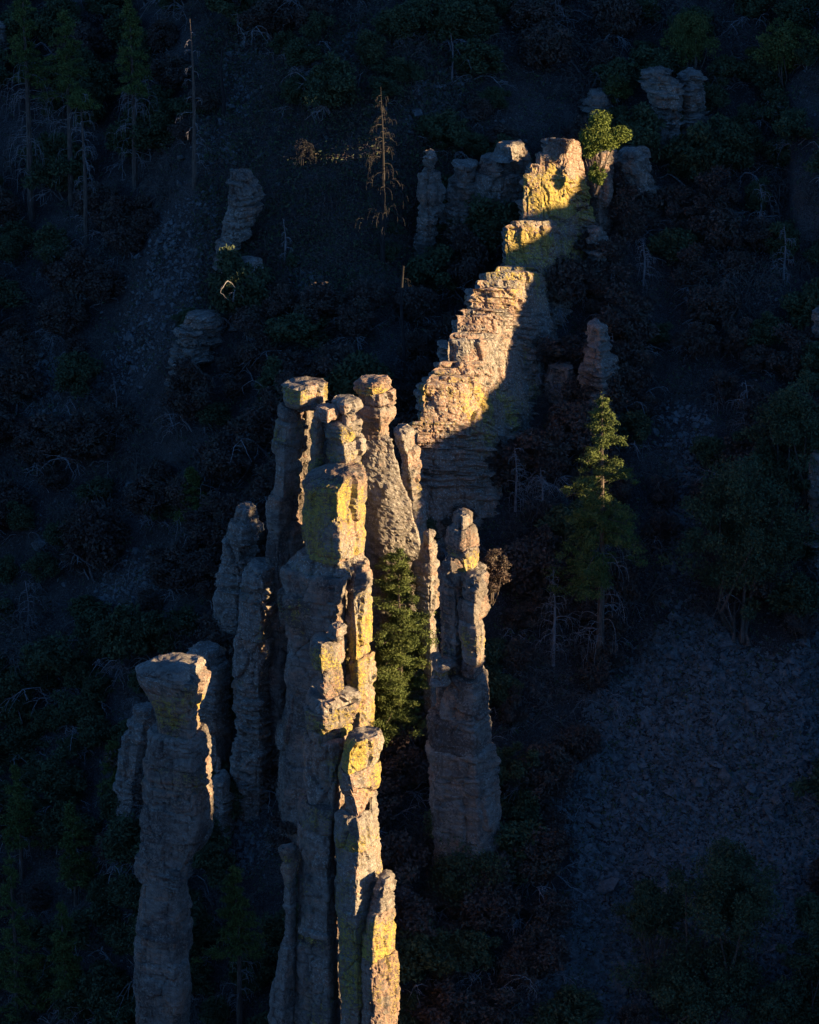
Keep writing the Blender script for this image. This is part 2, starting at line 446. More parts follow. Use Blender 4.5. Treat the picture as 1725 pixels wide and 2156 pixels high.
def block_mesh(rows=None, Y=0, dd=1, plan=None, res=0.10, bed='mid', bamp=0.16, notch=0.10, rough=1.0, crack=0.12, rot=0.0, edge=0.13, blocky=0.6, chunk=0.17, dip=0.0,
               ye=(), pink=0.35, dark=0.25, bulge=0.12, seed=0, kk=0.15):
    z, poly = plan if plan is not None else block_shape(rows, Y, dd, res, rot, bulge, kk)
    nz = len(z); z_top, z_bot = z[0], z[-1]
    wmax = np.ptp(poly[..., 0], axis=1).max()
    seg = np.linalg.norm(np.roll(poly, -1, 1) - poly, axis=2).mean(0)
    dvec = (np.roll(poly, -1, 1) - poly).mean(0)
    hidden = (-dvec[:, 0] > 0.25 * np.abs(dvec).sum(1)) | ((dvec[:, 1] < -0.55 * np.abs(dvec).sum(1)) & (plan is not None))          # outward normal (dy, -dx) turned away from the viewer
    st = np.where(hidden, 0.32, res * 1.15)
    ks, ts = [], []
    for k in range(poly.shape[1]):
        n = max(1, int(round(seg[k] / st[k])))
        ks += [k] * n; ts += list(np.arange(n) / n)
    ks = np.array(ks); ts = np.array(ts)
    nxt = np.roll(poly, -1, 1)
    ring = poly[:, ks] * (1 - ts)[None, :, None] + nxt[:, ks] * ts[None, :, None]
    tan = np.roll(ring, -3, 1) - np.roll(ring, 3, 1)
    nor = np.stack([tan[..., 1], -tan[..., 0]], -1); nor /= np.linalg.norm(nor, axis=2, keepdims=True) + 1e-9
    nr = ring.shape[1]
    Zg = np.repeat(z[:, None], nr, 1)
    x, y = ring[..., 0], ring[..., 1]
    # relief
    d = 0.13 * rough * np.minimum(1, wmax / 3) * fbm(x * 0.55, y * 0.55, Zg * 0.4, 2, seed + 1)
    bil = np.abs(vnoise(x * 1.0, y * 1.0, Zg * 1.6, seed + 2)) + 0.5 * np.abs(vnoise(x * 2.6, y * 2.6, Zg * 5.0, seed + 15)) + 0.35 * np.abs(vnoise(x * 5.5, y * 5.5, Zg * 9, seed + 16))
    d = d + 0.07 * rough * (bil - 0.45)
    d = d + 0.032 * rough * fbm(x * 5, y * 5, Zg * 6, 3, seed + 9, 0.65)
    B = BEDS[bed]
    zb = Zg + dip * y + 0.22 * fbm(x * 0.5, y * 0.5, Zg * 0.3, 2, 901) + 0.05 * x
    bi = np.clip(np.searchsorted(B, zb.ravel()).reshape(zb.shape) - 1, 0, len(B) - 2)
    th = B[bi + 1] - B[bi]; f = (zb - B[bi]) / th
    lay = 0.6 * vnoise(x * 0.55 + 31, y * 0.55, bi * 7.31, seed + 3) + 0.4 * vnoise(x * 1.7, y * 1.7, bi * 3.77, seed + 4)
    sl = np.concatenate([[0], np.cumsum(np.linalg.norm(np.diff(ring, axis=1), axis=2).mean(0))])[None, :] + 0 * Zg
    hb = _h(bi, bi * 0 + seed, bi * 0 + 5, 77)
    cl = (1.3 + 3.4 * hb) * np.minimum(1.0, 0.4 + th)
    cu = sl / cl + 9.7 * hb + 0.10 * vnoise(x * 3, y * 3, Zg * 4, seed + 17)
    ci = np.floor(cu)
    lay = lay + blocky * (2 * _h(bi, ci.astype(np.int64), bi * 0 + seed, 91) - 1)
    joint = np.minimum(cu - ci, 1 - (cu - ci)) * cl
    d = d - 0.5 * notch * np.minimum(1, blocky * 1.5) * np.exp(-(joint / 0.045) ** 2)
    edge_d = np.minimum(f, 1 - f) * th
    band = np.clip(0.45 + 1.3 * vnoise(x * 0.12, y * 0.12, zb * 0.22, seed + 18), 0.08, 1)     # thin-bedded and massive bands
    d = d + bamp * band * lay * np.clip(0.3 + edge_d / 0.05, 0, 1)
    wx, wy = x + 0.3 * vnoise(x * 0.8, y * 0.8, Zg * 0.8, seed + 19), y + 0.3 * vnoise(x * 0.8, y * 0.8, Zg * 0.8, seed + 22)
    cv, ce = chunks(wx * 0.62, wy * 0.62, zb * 0.36, seed + 23)
    cv2, ce2 = chunks(wx * 2.1, wy * 2.1, zb * 1.7, seed + 24)
    d = d + chunk * (1.15 - 0.5 * band) * cv + 0.14 * chunk * cv2 - 0.6 * chunk * np.exp(-(ce / 0.05) ** 2) - 0.10 * chunk * np.exp(-(ce2 / 0.09) ** 2)
    nm = np.clip(0.55 + 1.2 * vnoise(x * 0.45, y * 0.45, bi * 1.7, seed + 6), 0, 1)
    d = d - notch * nm * (0.25 + 0.75 * band) * np.exp(-(edge_d / 0.065) ** 2)
    cr = vnoise(x * 1.1 + 0.25 * vnoise(x * 2, y * 2, Zg * 2, seed), y * 1.1, Zg * 0.28 + bi * 0.37, seed + 7)
    d = d - crack * np.exp(-(cr / 0.05) ** 2) * np.clip(0.2 + 1.6 * vnoise(x * 0.3, y * 0.3, Zg * 0.3, seed + 8), 0, 1)
    # rounded shoulders
    e = min(edge, (z_top - z_bot) * 0.35, wmax * 0.3)
    tt = np.clip((z_top - z) / e, 0, 1); tb = np.clip((z - z_bot) / e, 0, 1)
    ins = e * 0.9 * ((1 - np.sqrt(1 - (1 - tt) ** 2)) + 0.6 * (1 - np.sqrt(1 - (1 - tb) ** 2)))
    ring = ring + nor * (d - ins[:, None])[..., None]
    zj = 0.03 * fbm(x * 3, y * 3, Zg * 3, 2, seed + 12)
    V = np.concatenate([ring, (Zg + zj)[..., None]], -1)
    i, j = np.meshgrid(np.arange(nz - 1), np.arange(nr), indexing='ij'); jn = (j + 1) % nr
    F = np.stack([i * nr + j, (i + 1) * nr + j, (i + 1) * nr + jn, i * nr + jn], -1).reshape(-1, 4)
    vs_, fs = [V.reshape(-1, 3)], [F.ravel()]; ns = [np.full(len(F), 4)]
    base = nz * nr
    for end, row in ((0, V[0]), (1, V[-1])):
        c = row.mean(0); prev = np.arange(nr) + (0 if end == 0 else (nz - 1) * nr)
        facs = (0.93, 0.82, 0.66, 0.48, 0.3, 0.14) if end == 0 else (0.5,)
        for fc in facs:
            r = c + (row - c) * fc
            if end == 0:
                r[:, 2] = c[2] + (row[:, 2] - c[2]) * fc + 0.10 * (1 - fc) + 0.10 * fbm(r[:, 0] * 1.6, r[:, 1] * 1.6, r[:, 2] * 0, 3, seed + 20)
            vs_.append(r); cur = base + np.arange(nr); base += nr
            a, b2 = (prev, cur)
            ff = np.stack([a, np.roll(a, -1), np.roll(b2, -1), b2], -1)
            if end == 1: ff = ff[:, ::-1]
            fs.append(ff.ravel()); ns.append(np.full(nr, 4)); prev = cur
        cc = c.copy(); cc[2] += 0.1 if end == 0 else 0
        vs_.append(cc[None]); ci = base; base += 1
        ff = np.stack([prev, np.roll(prev, -1), np.full(nr, ci)], -1)
        if end == 1: ff = ff[:, ::-1]
        fs.append(ff.ravel()); ns.append(np.full(nr, 3))
    V = np.concatenate(vs_)
    # colour weights: yellow lichen by height band, pink and dark crust by noise
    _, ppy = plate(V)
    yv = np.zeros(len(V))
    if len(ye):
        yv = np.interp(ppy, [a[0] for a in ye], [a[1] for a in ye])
    n1 = fbm(V[:, 0] * 0.55, V[:, 1] * 0.55, V[:, 2] * 0.4, 3, seed + 30)
    n2 = fbm(V[:, 0] * 0.7, V[:, 1] * 0.7, V[:, 2] * 0.9, 3, seed + 40)
    mk = np.zeros((len(V), 3))
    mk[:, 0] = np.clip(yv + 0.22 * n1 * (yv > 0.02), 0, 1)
    mk[:, 1] = np.clip(pink + 0.3 * n2, 0, 1)
    mk[:, 2] = np.clip(dark + 0.22 * n1, 0, 1)
    topz = np.zeros(len(V)); topz[nz * nr:nz * nr + 6 * nr] = 1
    mk[:, 0] *= 1 - 0.8 * topz
    return V, np.concatenate(fs), np.concatenate(ns), mk

ROCK_TRIS = 0
def rock(name, label, Y, dd, blocks, category='rock', group=None, **kw):
    """a spire, fin or outcrop: an Empty at the base, each block of stone a child"""
    global ROCK_TRIS
    allr = [r for b in blocks if 'rows' in b for r in b['rows']]
    bot = max(allr, key=lambda r: r[0])
    if Y is None: Y = float(ground((bot[1] + bot[3]) / 2, bot[0])[0][1]) + 0.3 * dd
    bp = at((bot[1] + bot[3]) / 2, bot[0], Y)
    props = dict(label=label, category=category)
    if group: props['group'] = group
    root = empty(name, (bp[0], Y, float(H(bp[0], Y))), **props)
    off = np.array(root.location)
    for bi, b in enumerate(blocks):
        k = dict(kw); k.update({a: c for a, c in b.items() if a not in ('rows', 'name', 'dY', 'label')})
        if 'plan' in b:
            sh_ = k.pop('shear')
            V, F, n, mk = block_mesh(seed=bi * 37 + 5, **k)
            V[:, 2] -= sh_[0] * (V[:, 1] - sh_[1])
            ROCK_TRIS += len(n) * 2
            link('rock_block', new_mesh('rock_block', V - off, F, n, [M_ROCK], mk), root)
            continue
        rows = list(b['rows']); d2 = k.pop('dd', dd)
        rows = [tuple(r) for r in rows]
        if b.get('toground', b is blocks[-1]):
            k.pop('toground', None)
            r1, r0 = rows[-1], rows[-2]
            yb = Y + b.get('dY', 0)
            # carry the foot down into the hillside
            py = r1[0]
            for _ in range(80):
                p = at((r1[1] + r1[3]) / 2, py, yb - 0.6 * d2)
                if p[2] < H(p[0], p[1]) - 0.6: break
                py += 12
            if py > r1[0]: rows.append((py, r1[1] - 0.03 * (py - r1[0]), r1[2], r1[3] + 0.03 * (py - r1[0])))
        k.pop('toground', None)
        V, F, n, mk = block_mesh(rows, Y + b.get('dY', 0), d2, seed=abs(hash((round(rows[0][1]), round(rows[0][0])))) % 9973, **k)
        ROCK_TRIS += len(n) * 2
        nm = b.get('name', 'cap_rock' if (bi == 0 and len(blocks) > 1) else 'rock_block')
        o = link(nm, new_mesh(nm, V - off, F, n, [M_ROCK], mk), root)
        if 'label' in b: o['label'] = b['label']
    return root

def cut(rows, *pys):
    """split one run of rows into blocks at bedding joints, each a little out of line with the next"""
    rows = np.array(rows, float); out = []
    ys = [rows[0, 0], *pys, rows[-1, 0]]
    for a, b in zip(ys[:-1], ys[1:]):
        inner = [tuple(r) for r in rows if a + 2 < r[0] < b - 2]
        f = lambda y: tuple([y] + [float(np.interp(y, rows[:, 0], rows[:, c])) for c in (1, 2, 3)])
        j = random.uniform(-2.5, 2.5)
        out.append(dict(rows=[(r[0], r[1] + j, r[2] + j * 1.5, r[3] + j) for r in [f(a), *inner, f(b)]]))
    return out

#ROCKS
# ---- the great fin: wall segments stepping up the slope, front ends and right sides showing
FK = dict(bed='thin', bamp=0.30, notch=0.20, crack=0.16, blocky=0.9, pink=0.55, dark=0.10, edge=0.10)
STEPS = [(868, 888), (879, 808), (893, 794), (908, 778), (916, 763), (929, 714), (944, 703), (957, 664), (972, 651), (987, 608), (1000, 590), (1016, 573), (1040, 562), (1064, 474), (1081, 465), (1096, 366), (1110, 344), (1131, 323), (1147, 291)]
YE = [(292, 0), (340, 0.2), (368, 0.6), (440, 0.6), (468, 0.2), (490, 0.5), (560, 0.45), (620, 0.25), (660, 0.1), (760, 0.1), (820, 0.4), (860, 0.35), (930, 0.2), (980, 0)]
xL = lambda y: 0.2 + (y + 2.3) * 0.39
fin = []; CREST = []
FIRST = list(range(13)) + [13, 13, 15, 15, 15, 15]; YG = {}
_r = random.Random(5)
for i, (px, py) in enumerate(STEPS):
    ys = np.linspace(-8, 30, 400)
    Yi = float(ys[np.argmin(np.abs(at(px, py, ys)[:, 0] - xL(ys)))])
    YG[i] = Yi
    if FIRST[i] != i: Yi = YG[FIRST[i]] + 0.35 * (i - FIRST[i])            # steps that share one face
    p = at(px, py, Yi)
    CREST.append((px, py, Yi))
    x0 = p[0]; th = xL(YG[FIRST[i]]) + 3.1 + 0.12 * (i - FIRST[i]) - x0
    yb = Yi + (4.2 if i < 18 else 3.4)
    zt = p[2]; zf = float(min(H(p[0], Yi), H(p[0] + th, Yi + 1))) - 1.2
    nz = max(int((zt - zf) / 0.095), 8); z = np.linspace(zt, zf, nz); fl = zt - z
    jx = _r.uniform(-0.15, 0.15)
    P4 = [(x0 + jx - 0.02 * fl, Yi - 0.05 * fl), (x0 + jx + 0.5 * th + 0 * fl, Yi + 0.30 - 0.07 * fl), (x0 + th + 0.08 * fl, Yi + 1.25 - 0.05 * fl),
          (x0 + th + 0.6 + 0.20 * fl, Yi + 2.6 - 0.04 * fl), (x0 + th + 0.39 * (yb - Yi - 0.9) + 0.20 * fl, yb + 0 * fl), (x0 + 0.39 * (yb - Yi) - 0.03 * fl, yb + 0.4 + 0 * fl), (x0 + 0.7 - 0.03 * fl, Yi + 2.5 + 0 * fl)]
    poly = np.stack([np.stack(q_, -1) for q_ in P4], 1)
    for fr in (0.10, 0.18):
        nx_ = np.roll(poly, -1, 1); poly = np.stack([poly * (1 - fr) + nx_ * fr, poly * fr + nx_ * (1 - fr)], 2).reshape(nz, -1, 2)
    smooth_ = i in (13, 14, 15, 16, 17)
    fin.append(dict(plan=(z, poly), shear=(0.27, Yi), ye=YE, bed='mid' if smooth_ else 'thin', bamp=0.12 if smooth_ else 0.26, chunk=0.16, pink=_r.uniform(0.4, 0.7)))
CREST = CREST[::-1]
for py in range(296, 890, 11):                                   # thin plates standing proud along the crest
    c_ = [c for c in CREST if c[1] <= py - 2]
    if not c_: continue
    x, _, y = max(c_, key=lambda c: c[1]); x = float(x)
    if _r.random() < 0.25: continue
    j = _r.uniform(-1, 7); w = _r.uniform(14, 34); t = _r.uniform(4.5, 8.5)
    fin.append(dict(rows=[(py, x - j, x + 8, x + w), (py + t * 0.5, x - j - 2, x + 7, x + w + 3), (py + t, x - j + 2, x + 9, x + w)], dY=y + 1.0 + _r.uniform(-0.3, 0.3), dd=_r.uniform(0.9, 1.5), rot=14,
                    name='ledge_slab', toground=0, res=0.07, bamp=0.06, notch=0.04, chunk=0.06, edge=0.04, rough=0.6, dark=0.15, pink=_r.uniform(0.3, 0.65), ye=[(0, _r.choice([0, 0, 0.25]))]))
rock('rock_fin', 'tall sunlit rock fin stepping up the slope with yellow lichen and ledges', 2.0, 2.4, fin, category='rock fin', **FK)

SH = dict(bed='thin', bamp=0.40, notch=0.26, blocky=1.0, chunk=0.26, res=0.10, pink=0.32, dark=0.27, edge=0.06)
rock('rock_outcrop', 'ledgy rock column just beside the fin under the bright green juniper', 23.5, 1.6,
     cut([(314, 1252, 1266, 1296), (330, 1243, 1262, 1300), (420, 1238, 1262, 1300), (500, 1238, 1262, 1292), (600, 1242, 1265, 1288)], 430, 520), pink=0.6, **{k: v for k, v in SH.items() if k != 'pink'})
rock('rock_outcrop', 'square-topped layered rock column right of the juniper on the fin', 25.5, 1.7,
     [dict(rows=[(314, 1318, 1330, 1352), (320, 1302, 1326, 1362), (332, 1296, 1328, 1366)])] + cut([(331, 1294, 1330, 1368), (380, 1293, 1335, 1378), (435, 1293, 1335, 1388), (480, 1290, 1335, 1392)], 385), **SH)
rock('rock_outcrop', 'pale layered rock stack with a faint sunlit face below the topmost tree', None, 1.8,
     cut([(146, 1374, 1388, 1408), (156, 1360, 1386, 1420), (190, 1352, 1392, 1434), (214, 1362, 1400, 1438), (225, 1372, 1402, 1434), (260, 1374, 1405, 1430), (320, 1370, 1400, 1430)], 192, 222, 262), rot=25, **SH)
rock('rock_outcrop', 'rounded layered rock stack split from its pale neighbour below the topmost tree', None, 1.8,
     cut([(151, 1432, 1448, 1466), (166, 1424, 1450, 1482), (215, 1420, 1455, 1490), (290, 1425, 1455, 1480)], 190, 235), **SH)
rock('rock_outcrop', 'low broken ledge on the slope above the bright green juniper', None, 1.5,
     cut([(192, 1244, 1258, 1276), (204, 1232, 1258, 1290), (225, 1225, 1258, 1294), (250, 1225, 1258, 1294)], 215), **SH)
rock('rock_outcrop', 'small rock ledges showing between shrubs below the fin\'s upper end', None, 1.2,
     cut([(480, 1248, 1262, 1276), (500, 1242, 1262, 1280), (560, 1240, 1262, 1284), (610, 1242, 1262, 1284)], 530, 570), **SH)
rock('rock_outcrop', 'broad dark layered cliff behind the top of the sunlit fin', None, 1.8,
     cut([(302, 1052, 1070, 1095), (318, 1040, 1068, 1112), (345, 1012, 1052, 1118), (400, 990, 1050, 1116), (480, 985, 1040, 1112)], 330, 362, 405), **SH)
rock('rock_outcrop', 'stepped grey rock ledge between the slim pinnacle and the dark layered cliff', None, 1.5,
     cut([(344, 962, 980, 1004), (362, 950, 980, 1018), (420, 942, 982, 1022), (500, 940, 985, 1022)], 385, 430), **SH)
rock('rock_spire', 'slim dark pinnacle with a knob head behind the fin', 22.6, 1.1,
     [dict(rows=[(319, 899, 908, 918), (326, 892, 906, 923), (332, 892, 906, 922)]), dict(rows=[(331, 893, 906, 917), (345, 892, 906, 916), (356, 897, 908, 914)]),
      dict(rows=[(355, 890, 904, 918), (361, 884, 904, 924)])] + cut([(362, 888, 905, 926), (385, 884, 908, 932), (402, 882, 910, 944), (450, 879, 905, 930), (520, 877, 900, 914), (565, 875, 895, 908)], 455), **{**SH, 'bamp': 0.14})
rock('rock_spire', 'leaning fang-shaped pinnacle on the dark left slope', None, 1.4,
     cut([(359, 489, 498, 510), (368, 485, 504, 530), (392, 482, 508, 556), (412, 480, 512, 560), (432, 478, 508, 550), (480, 466, 495, 526), (540, 452, 480, 506), (580, 443, 470, 498)], 432, 505), **{**SH, 'bamp': 0.15})
rock('rock_outcrop', 'broken ledges at the foot of the leaning fang-shaped pinnacle', None, 1.4,
     cut([(548, 522, 535, 548), (562, 500, 525, 556), (592, 478, 512, 556), (632, 466, 500, 540), (665, 468, 500, 535)], 575, 605), **SH)
rock('rock_outcrop', 'low pale ledge below the leaning pinnacle on the left slope', None, 1.6,
     cut([(660, 412, 430, 460), (672, 392, 425, 468), (705, 370, 418, 470), (745, 362, 410, 462), (775, 360, 408, 458)], 690, 725), **SH)
rock('rock_outcrop', 'rock cut off by the photo\'s upper left edge', None, 1.5, cut([(48, -30, -8, 12), (95, -32, -5, 20), (150, -32, -5, 18)], 100), **SH)
rock('rock_spire', 'dark tapering pinnacle behind the tip of the tall pine', 8.6, 1.9,
     cut([(679, 1247, 1256, 1268), (688, 1240, 1257, 1276), (740, 1231, 1262, 1294), (790, 1225, 1268, 1308), (835, 1223, 1270, 1308), (900, 1228, 1270, 1318), (950, 1226, 1270, 1322)], 772, 842), **{**SH, 'bamp': 0.2})
rock('rock_outcrop', 'low dark slabs beside the foot of the tapering pinnacle', None, 1.2,
     cut([(768, 1172, 1188, 1208), (782, 1160, 1188, 1216), (800, 1150, 1188, 1220), (850, 1150, 1188, 1220)], 797), **SH)
rock('rock_outcrop', 'rock face cut off by the photo\'s right edge, upper of two', None, 1.6, cut([(648, 1722, 1735, 1760), (670, 1714, 1735, 1765), (780, 1710, 1735, 1770)], 700), **SH)
rock('rock_outcrop', 'rock face cut off by the photo\'s right edge, lower of two', None, 1.8, cut([(955, 1716, 1735, 1770), (985, 1706, 1735, 1780), (1100, 1698, 1735, 1790), (1200, 1690, 1735, 1790)], 1040, 1110), **SH)

# ---- the crowned main towers
rock('rock_spire', 'dark slender tower crowned by a square block of sunlit yellow rock', -14, 1.5, [
    dict(rows=[(807, 598, 638, 688), (811, 594, 636, 691), (834, 594, 634, 690), (846, 597, 636, 685), (851, 603, 634, 672)], dd=1.6, bed='thin', bamp=0.12, notch=0.12, edge=0.07, ye=[(800, 0.0), (814, 0.55), (840, 0.55), (850, 0.4)], label='square yellow cap block', dark=0.4),
    dict(rows=[(846, 616, 640, 676), (851, 608, 640, 686), (858, 610, 640, 682)], dd=1.2),
    dict(rows=[(852, 594, 612, 630), (858, 588, 612, 637), (872, 589, 612, 637), (884, 598, 614, 630)], dd=1.1, dark=0.45),
    dict(rows=[(883, 592, 608, 636), (892, 584, 606, 640), (925, 578, 602, 640)], dd=1.1, ye=[(890, 0.35), (925, 0.3)]),
    dict(rows=[(924, 577, 600, 640), (936, 573, 600, 642), (985, 573, 600, 640), (1040, 570, 598, 642)], dd=1.2, ye=[(930, 0.25), (1030, 0.3)]),
    dict(rows=[(1036, 568, 590, 628), (1080, 561, 588, 632), (1150, 556, 586, 640), (1200, 556, 588, 650), (1300, 556, 590, 655)], dd=1.5),
], pink=0.35, dark=0.35, bamp=0.12)
rock('rock_spire', 'shadowed ribbed column tucked between the two crowned towers', -12.6, 1.3, [
    dict(rows=[(856, 638, 648, 660), (866, 634, 648, 664), (900, 632, 646, 662)]),
    dict(rows=[(898, 622, 642, 672), (960, 612, 638, 672), (1050, 596, 622, 664), (1180, 572, 604, 642), (1300, 570, 604, 645)])], dark=0.4, bed='thin')
rock('rock_spire', 'cluster of stacked sunlit boulders between the crowned towers, thin pillar at side', -15.6, 1.2, [
    dict(rows=[(840, 712, 728, 744), (845, 702, 726, 754), (858, 698, 726, 758), (866, 704, 728, 748)], dd=1.2, dark=0.2),
    dict(rows=[(865, 720, 730, 744), (890, 716, 730, 746)], dd=0.9),
    dict(rows=[(856, 676, 692, 708), (862, 664, 690, 718), (874, 662, 690, 720), (882, 668, 690, 708)], dd=1.0, pink=0.8, dY=-0.6),
    dict(rows=[(880, 662, 672, 688), (900, 656, 668, 686), (940, 652, 664, 680), (985, 651, 664, 680), (1005, 650, 666, 684)], dd=0.6, ye=[(880, 0.3), (1000, 0.35)], pink=0.7, toground=0),
    dict(rows=[(884, 700, 722, 748), (892, 684, 720, 764), (906, 682, 720, 769), (918, 690, 722, 764), (925, 694, 724, 758)], dd=1.5, ye=[(890, 0.1), (920, 0.4)]),
    dict(rows=[(922, 696, 726, 764), (934, 690, 726, 770), (950, 692, 728, 770), (964, 698, 730, 762)], dd=1.5, ye=[(930, 0.15), (960, 0.45)]),
    dict(rows=[(960, 698, 728, 762), (975, 693, 726, 766), (1000, 692, 726, 764), (1100, 690, 726, 764)], dd=1.5, ye=[(965, 0.3), (1000, 0.3)])],
    pink=0.3, dark=0.32, bed='thin', bamp=0.22, notch=0.16, edge=0.07)
rock('rock_spire', 'towering brown spire with mossy flat cap and rough flaring face', -12, 2.0, [
    dict(rows=[(799, 758, 786, 815), (803, 748, 786, 822), (815, 745, 786, 825), (823, 747, 790, 822)], dd=1.5, bed='thin', bamp=0.14, notch=0.14, edge=0.06, ye=[(805, 0), (815, 0.3), (822, 0.4)], pink=0.6),
    dict(rows=[(820, 752, 796, 822), (828, 752, 800, 830), (846, 750, 802, 832)], dd=1.3, pink=0.6, dark=0.4),
    dict(rows=[(844, 746, 802, 833), (858, 734, 802, 836), (866, 731, 802, 840), (878, 734, 802, 835), (896, 738, 800, 822), (918, 742, 798, 820)], dd=1.5, pink=0.55, dark=0.35, ye=[(870, 0.1), (895, 0.25), (918, 0.1)]),
    dict(rows=[(912, 732, 798, 822), (960, 736, 812, 834), (1000, 742, 826, 843), (1060, 764, 842, 862), (1110, 768, 850, 880), (1180, 770, 852, 892), (1300, 770, 852, 895)], dd=2.2, rot=32, pink=0.2, dark=0.2, bamp=0.08, chunk=0.07, rough=1.5, bed='thin', notch=0.05)],
    pink=0.4)
rock('rock_spire', 'small knobbly pinnacle leaning on the fin\'s lower end', -8.6, 1.3, [
    dict(rows=[(900, 832, 846, 860), (905, 824, 846, 868), (916, 824, 848, 872)], pink=0.3),
    dict(rows=[(914, 830, 850, 872), (930, 832, 852, 878), (944, 838, 856, 878)]),
    dict(rows=[(942, 838, 856, 880), (962, 842, 860, 884), (985, 846, 864, 889), (1000, 848, 866, 882)]),
    dict(rows=[(998, 846, 866, 884), (1050, 850, 870, 892), (1100, 850, 874, 900), (1170, 850, 876, 905)], ye=[(1000, 0.1), (1090, 0.3)])], pink=0.4, bed='thin', bamp=0.2)
rock('rock_spire', 'massive square block tower, its right face bright with yellow lichen', -18, 2.6, [
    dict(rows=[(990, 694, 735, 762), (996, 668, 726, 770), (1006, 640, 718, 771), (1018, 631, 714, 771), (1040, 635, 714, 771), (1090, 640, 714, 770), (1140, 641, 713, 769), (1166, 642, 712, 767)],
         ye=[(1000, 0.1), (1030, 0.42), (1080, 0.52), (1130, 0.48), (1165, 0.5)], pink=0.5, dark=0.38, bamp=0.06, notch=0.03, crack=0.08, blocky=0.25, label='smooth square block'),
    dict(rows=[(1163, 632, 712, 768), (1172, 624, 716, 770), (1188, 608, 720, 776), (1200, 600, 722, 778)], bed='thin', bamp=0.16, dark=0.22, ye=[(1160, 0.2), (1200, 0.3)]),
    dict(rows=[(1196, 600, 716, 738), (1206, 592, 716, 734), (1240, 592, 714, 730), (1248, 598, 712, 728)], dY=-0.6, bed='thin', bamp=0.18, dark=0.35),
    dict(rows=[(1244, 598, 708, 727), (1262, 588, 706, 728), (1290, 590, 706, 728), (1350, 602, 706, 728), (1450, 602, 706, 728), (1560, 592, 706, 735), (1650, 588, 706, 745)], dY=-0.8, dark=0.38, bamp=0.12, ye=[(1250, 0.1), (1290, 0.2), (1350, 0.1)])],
    pink=0.4)
rock('rock_spire', 'slender yellow-streaked buttress beside the conifer, bright on its edge', -18.6, 1.2, [
    dict(rows=[(1184, 742, 752, 764), (1190, 732, 750, 774), (1215, 729, 746, 780), (1240, 728, 744, 785)], bed='thin', bamp=0.18, dark=0.3),
    dict(rows=[(1238, 728, 746, 784), (1280, 728, 748, 783), (1320, 728, 752, 782), (1380, 728, 752, 786)], ye=[(1240, 0.35), (1330, 0.45)]),
    dict(rows=[(1378, 730, 754, 788), (1430, 732, 756, 790), (1500, 736, 758, 789), (1560, 738, 758, 790), (1640, 738, 758, 792)], ye=[(1380, 0.35), (1560, 0.4)])], pink=0.45, bamp=0.08, kk=0.5)

# ---- the front spires
rock('rock_spire', 'tall front spire of balanced blocks with yellow bands and a pebble cap', -34.5, 2.0, [
    dict(rows=[(1316, 700, 712, 722), (1320, 692, 710, 729), (1326, 690, 709, 731), (1332, 690, 709, 730)], dd=0.9),
    dict(rows=[(1331, 692, 711, 731), (1337, 691, 711, 732), (1344, 698, 712, 722)], dd=0.85),
    dict(rows=[(1341, 668, 684, 722), (1348, 656, 678, 727), (1366, 655, 677, 726), (1400, 660, 680, 723)], dd=1.2, ye=[(1350, 0), (1365, 0.35), (1400, 0.4)], pink=0.4),
    dict(rows=[(1398, 662, 680, 722), (1425, 668, 682, 726), (1448, 672, 684, 727), (1462, 678, 690, 722)], dd=1.1, ye=[(1400, 0.3), (1460, 0.2)], pink=0.5),
    dict(rows=[(1460, 652, 690, 745), (1468, 640, 686, 757), (1486, 638, 684, 757)], dd=1.7, dark=0.3),
    dict(rows=[(1484, 639, 683, 755), (1512, 641, 682, 754), (1530, 645, 681, 748)], dd=1.7, ye=[(1480, 0.2), (1500, 0.4), (1530, 0.35)], bed='thin'),
    dict(rows=[(1528, 646, 682, 746), (1545, 652, 682, 740), (1556, 660, 684, 728)], dd=1.6, ye=[(1530, 0.4), (1556, 0.35)]),
    dict(rows=[(1546, 644, 700, 738), (1554, 632, 704, 738), (1568, 632, 704, 736), (1600, 636, 704, 730), (1650, 645, 702, 724), (1682, 646, 700, 720)], dd=2.0, ye=[(1560, 0.15), (1600, 0.38), (1660, 0.25), (1680, 0.1)], pink=0.5, dark=0.3),
    dict(rows=[(1678, 642, 694, 722), (1688, 632, 694, 722), (1735, 630, 694, 716)], dd=2.1, ye=[(1690, 0.2), (1735, 0.35)]),
    dict(rows=[(1733, 631, 694, 716), (1800, 630, 692, 715)], dd=2.1, ye=[(1740, 0.35), (1800, 0.2)]),
    dict(rows=[(1798, 630, 692, 714), (1900, 627, 692, 716), (1950, 626, 692, 716)], dd=2.2, ye=[(1800, .15), (1900, .25)]),
    dict(rows=[(1948, 627, 692, 716), (2000, 623, 692, 718), (2100, 618, 692, 722), (2200, 614, 692, 724)], dd=2.3, ye=[(1950, .22), (2150, .28)])],
    pink=0.38, dark=0.36, bed='thick', bamp=0.12, notch=0.14, crack=0.2, kk=0.35, edge=0.09)
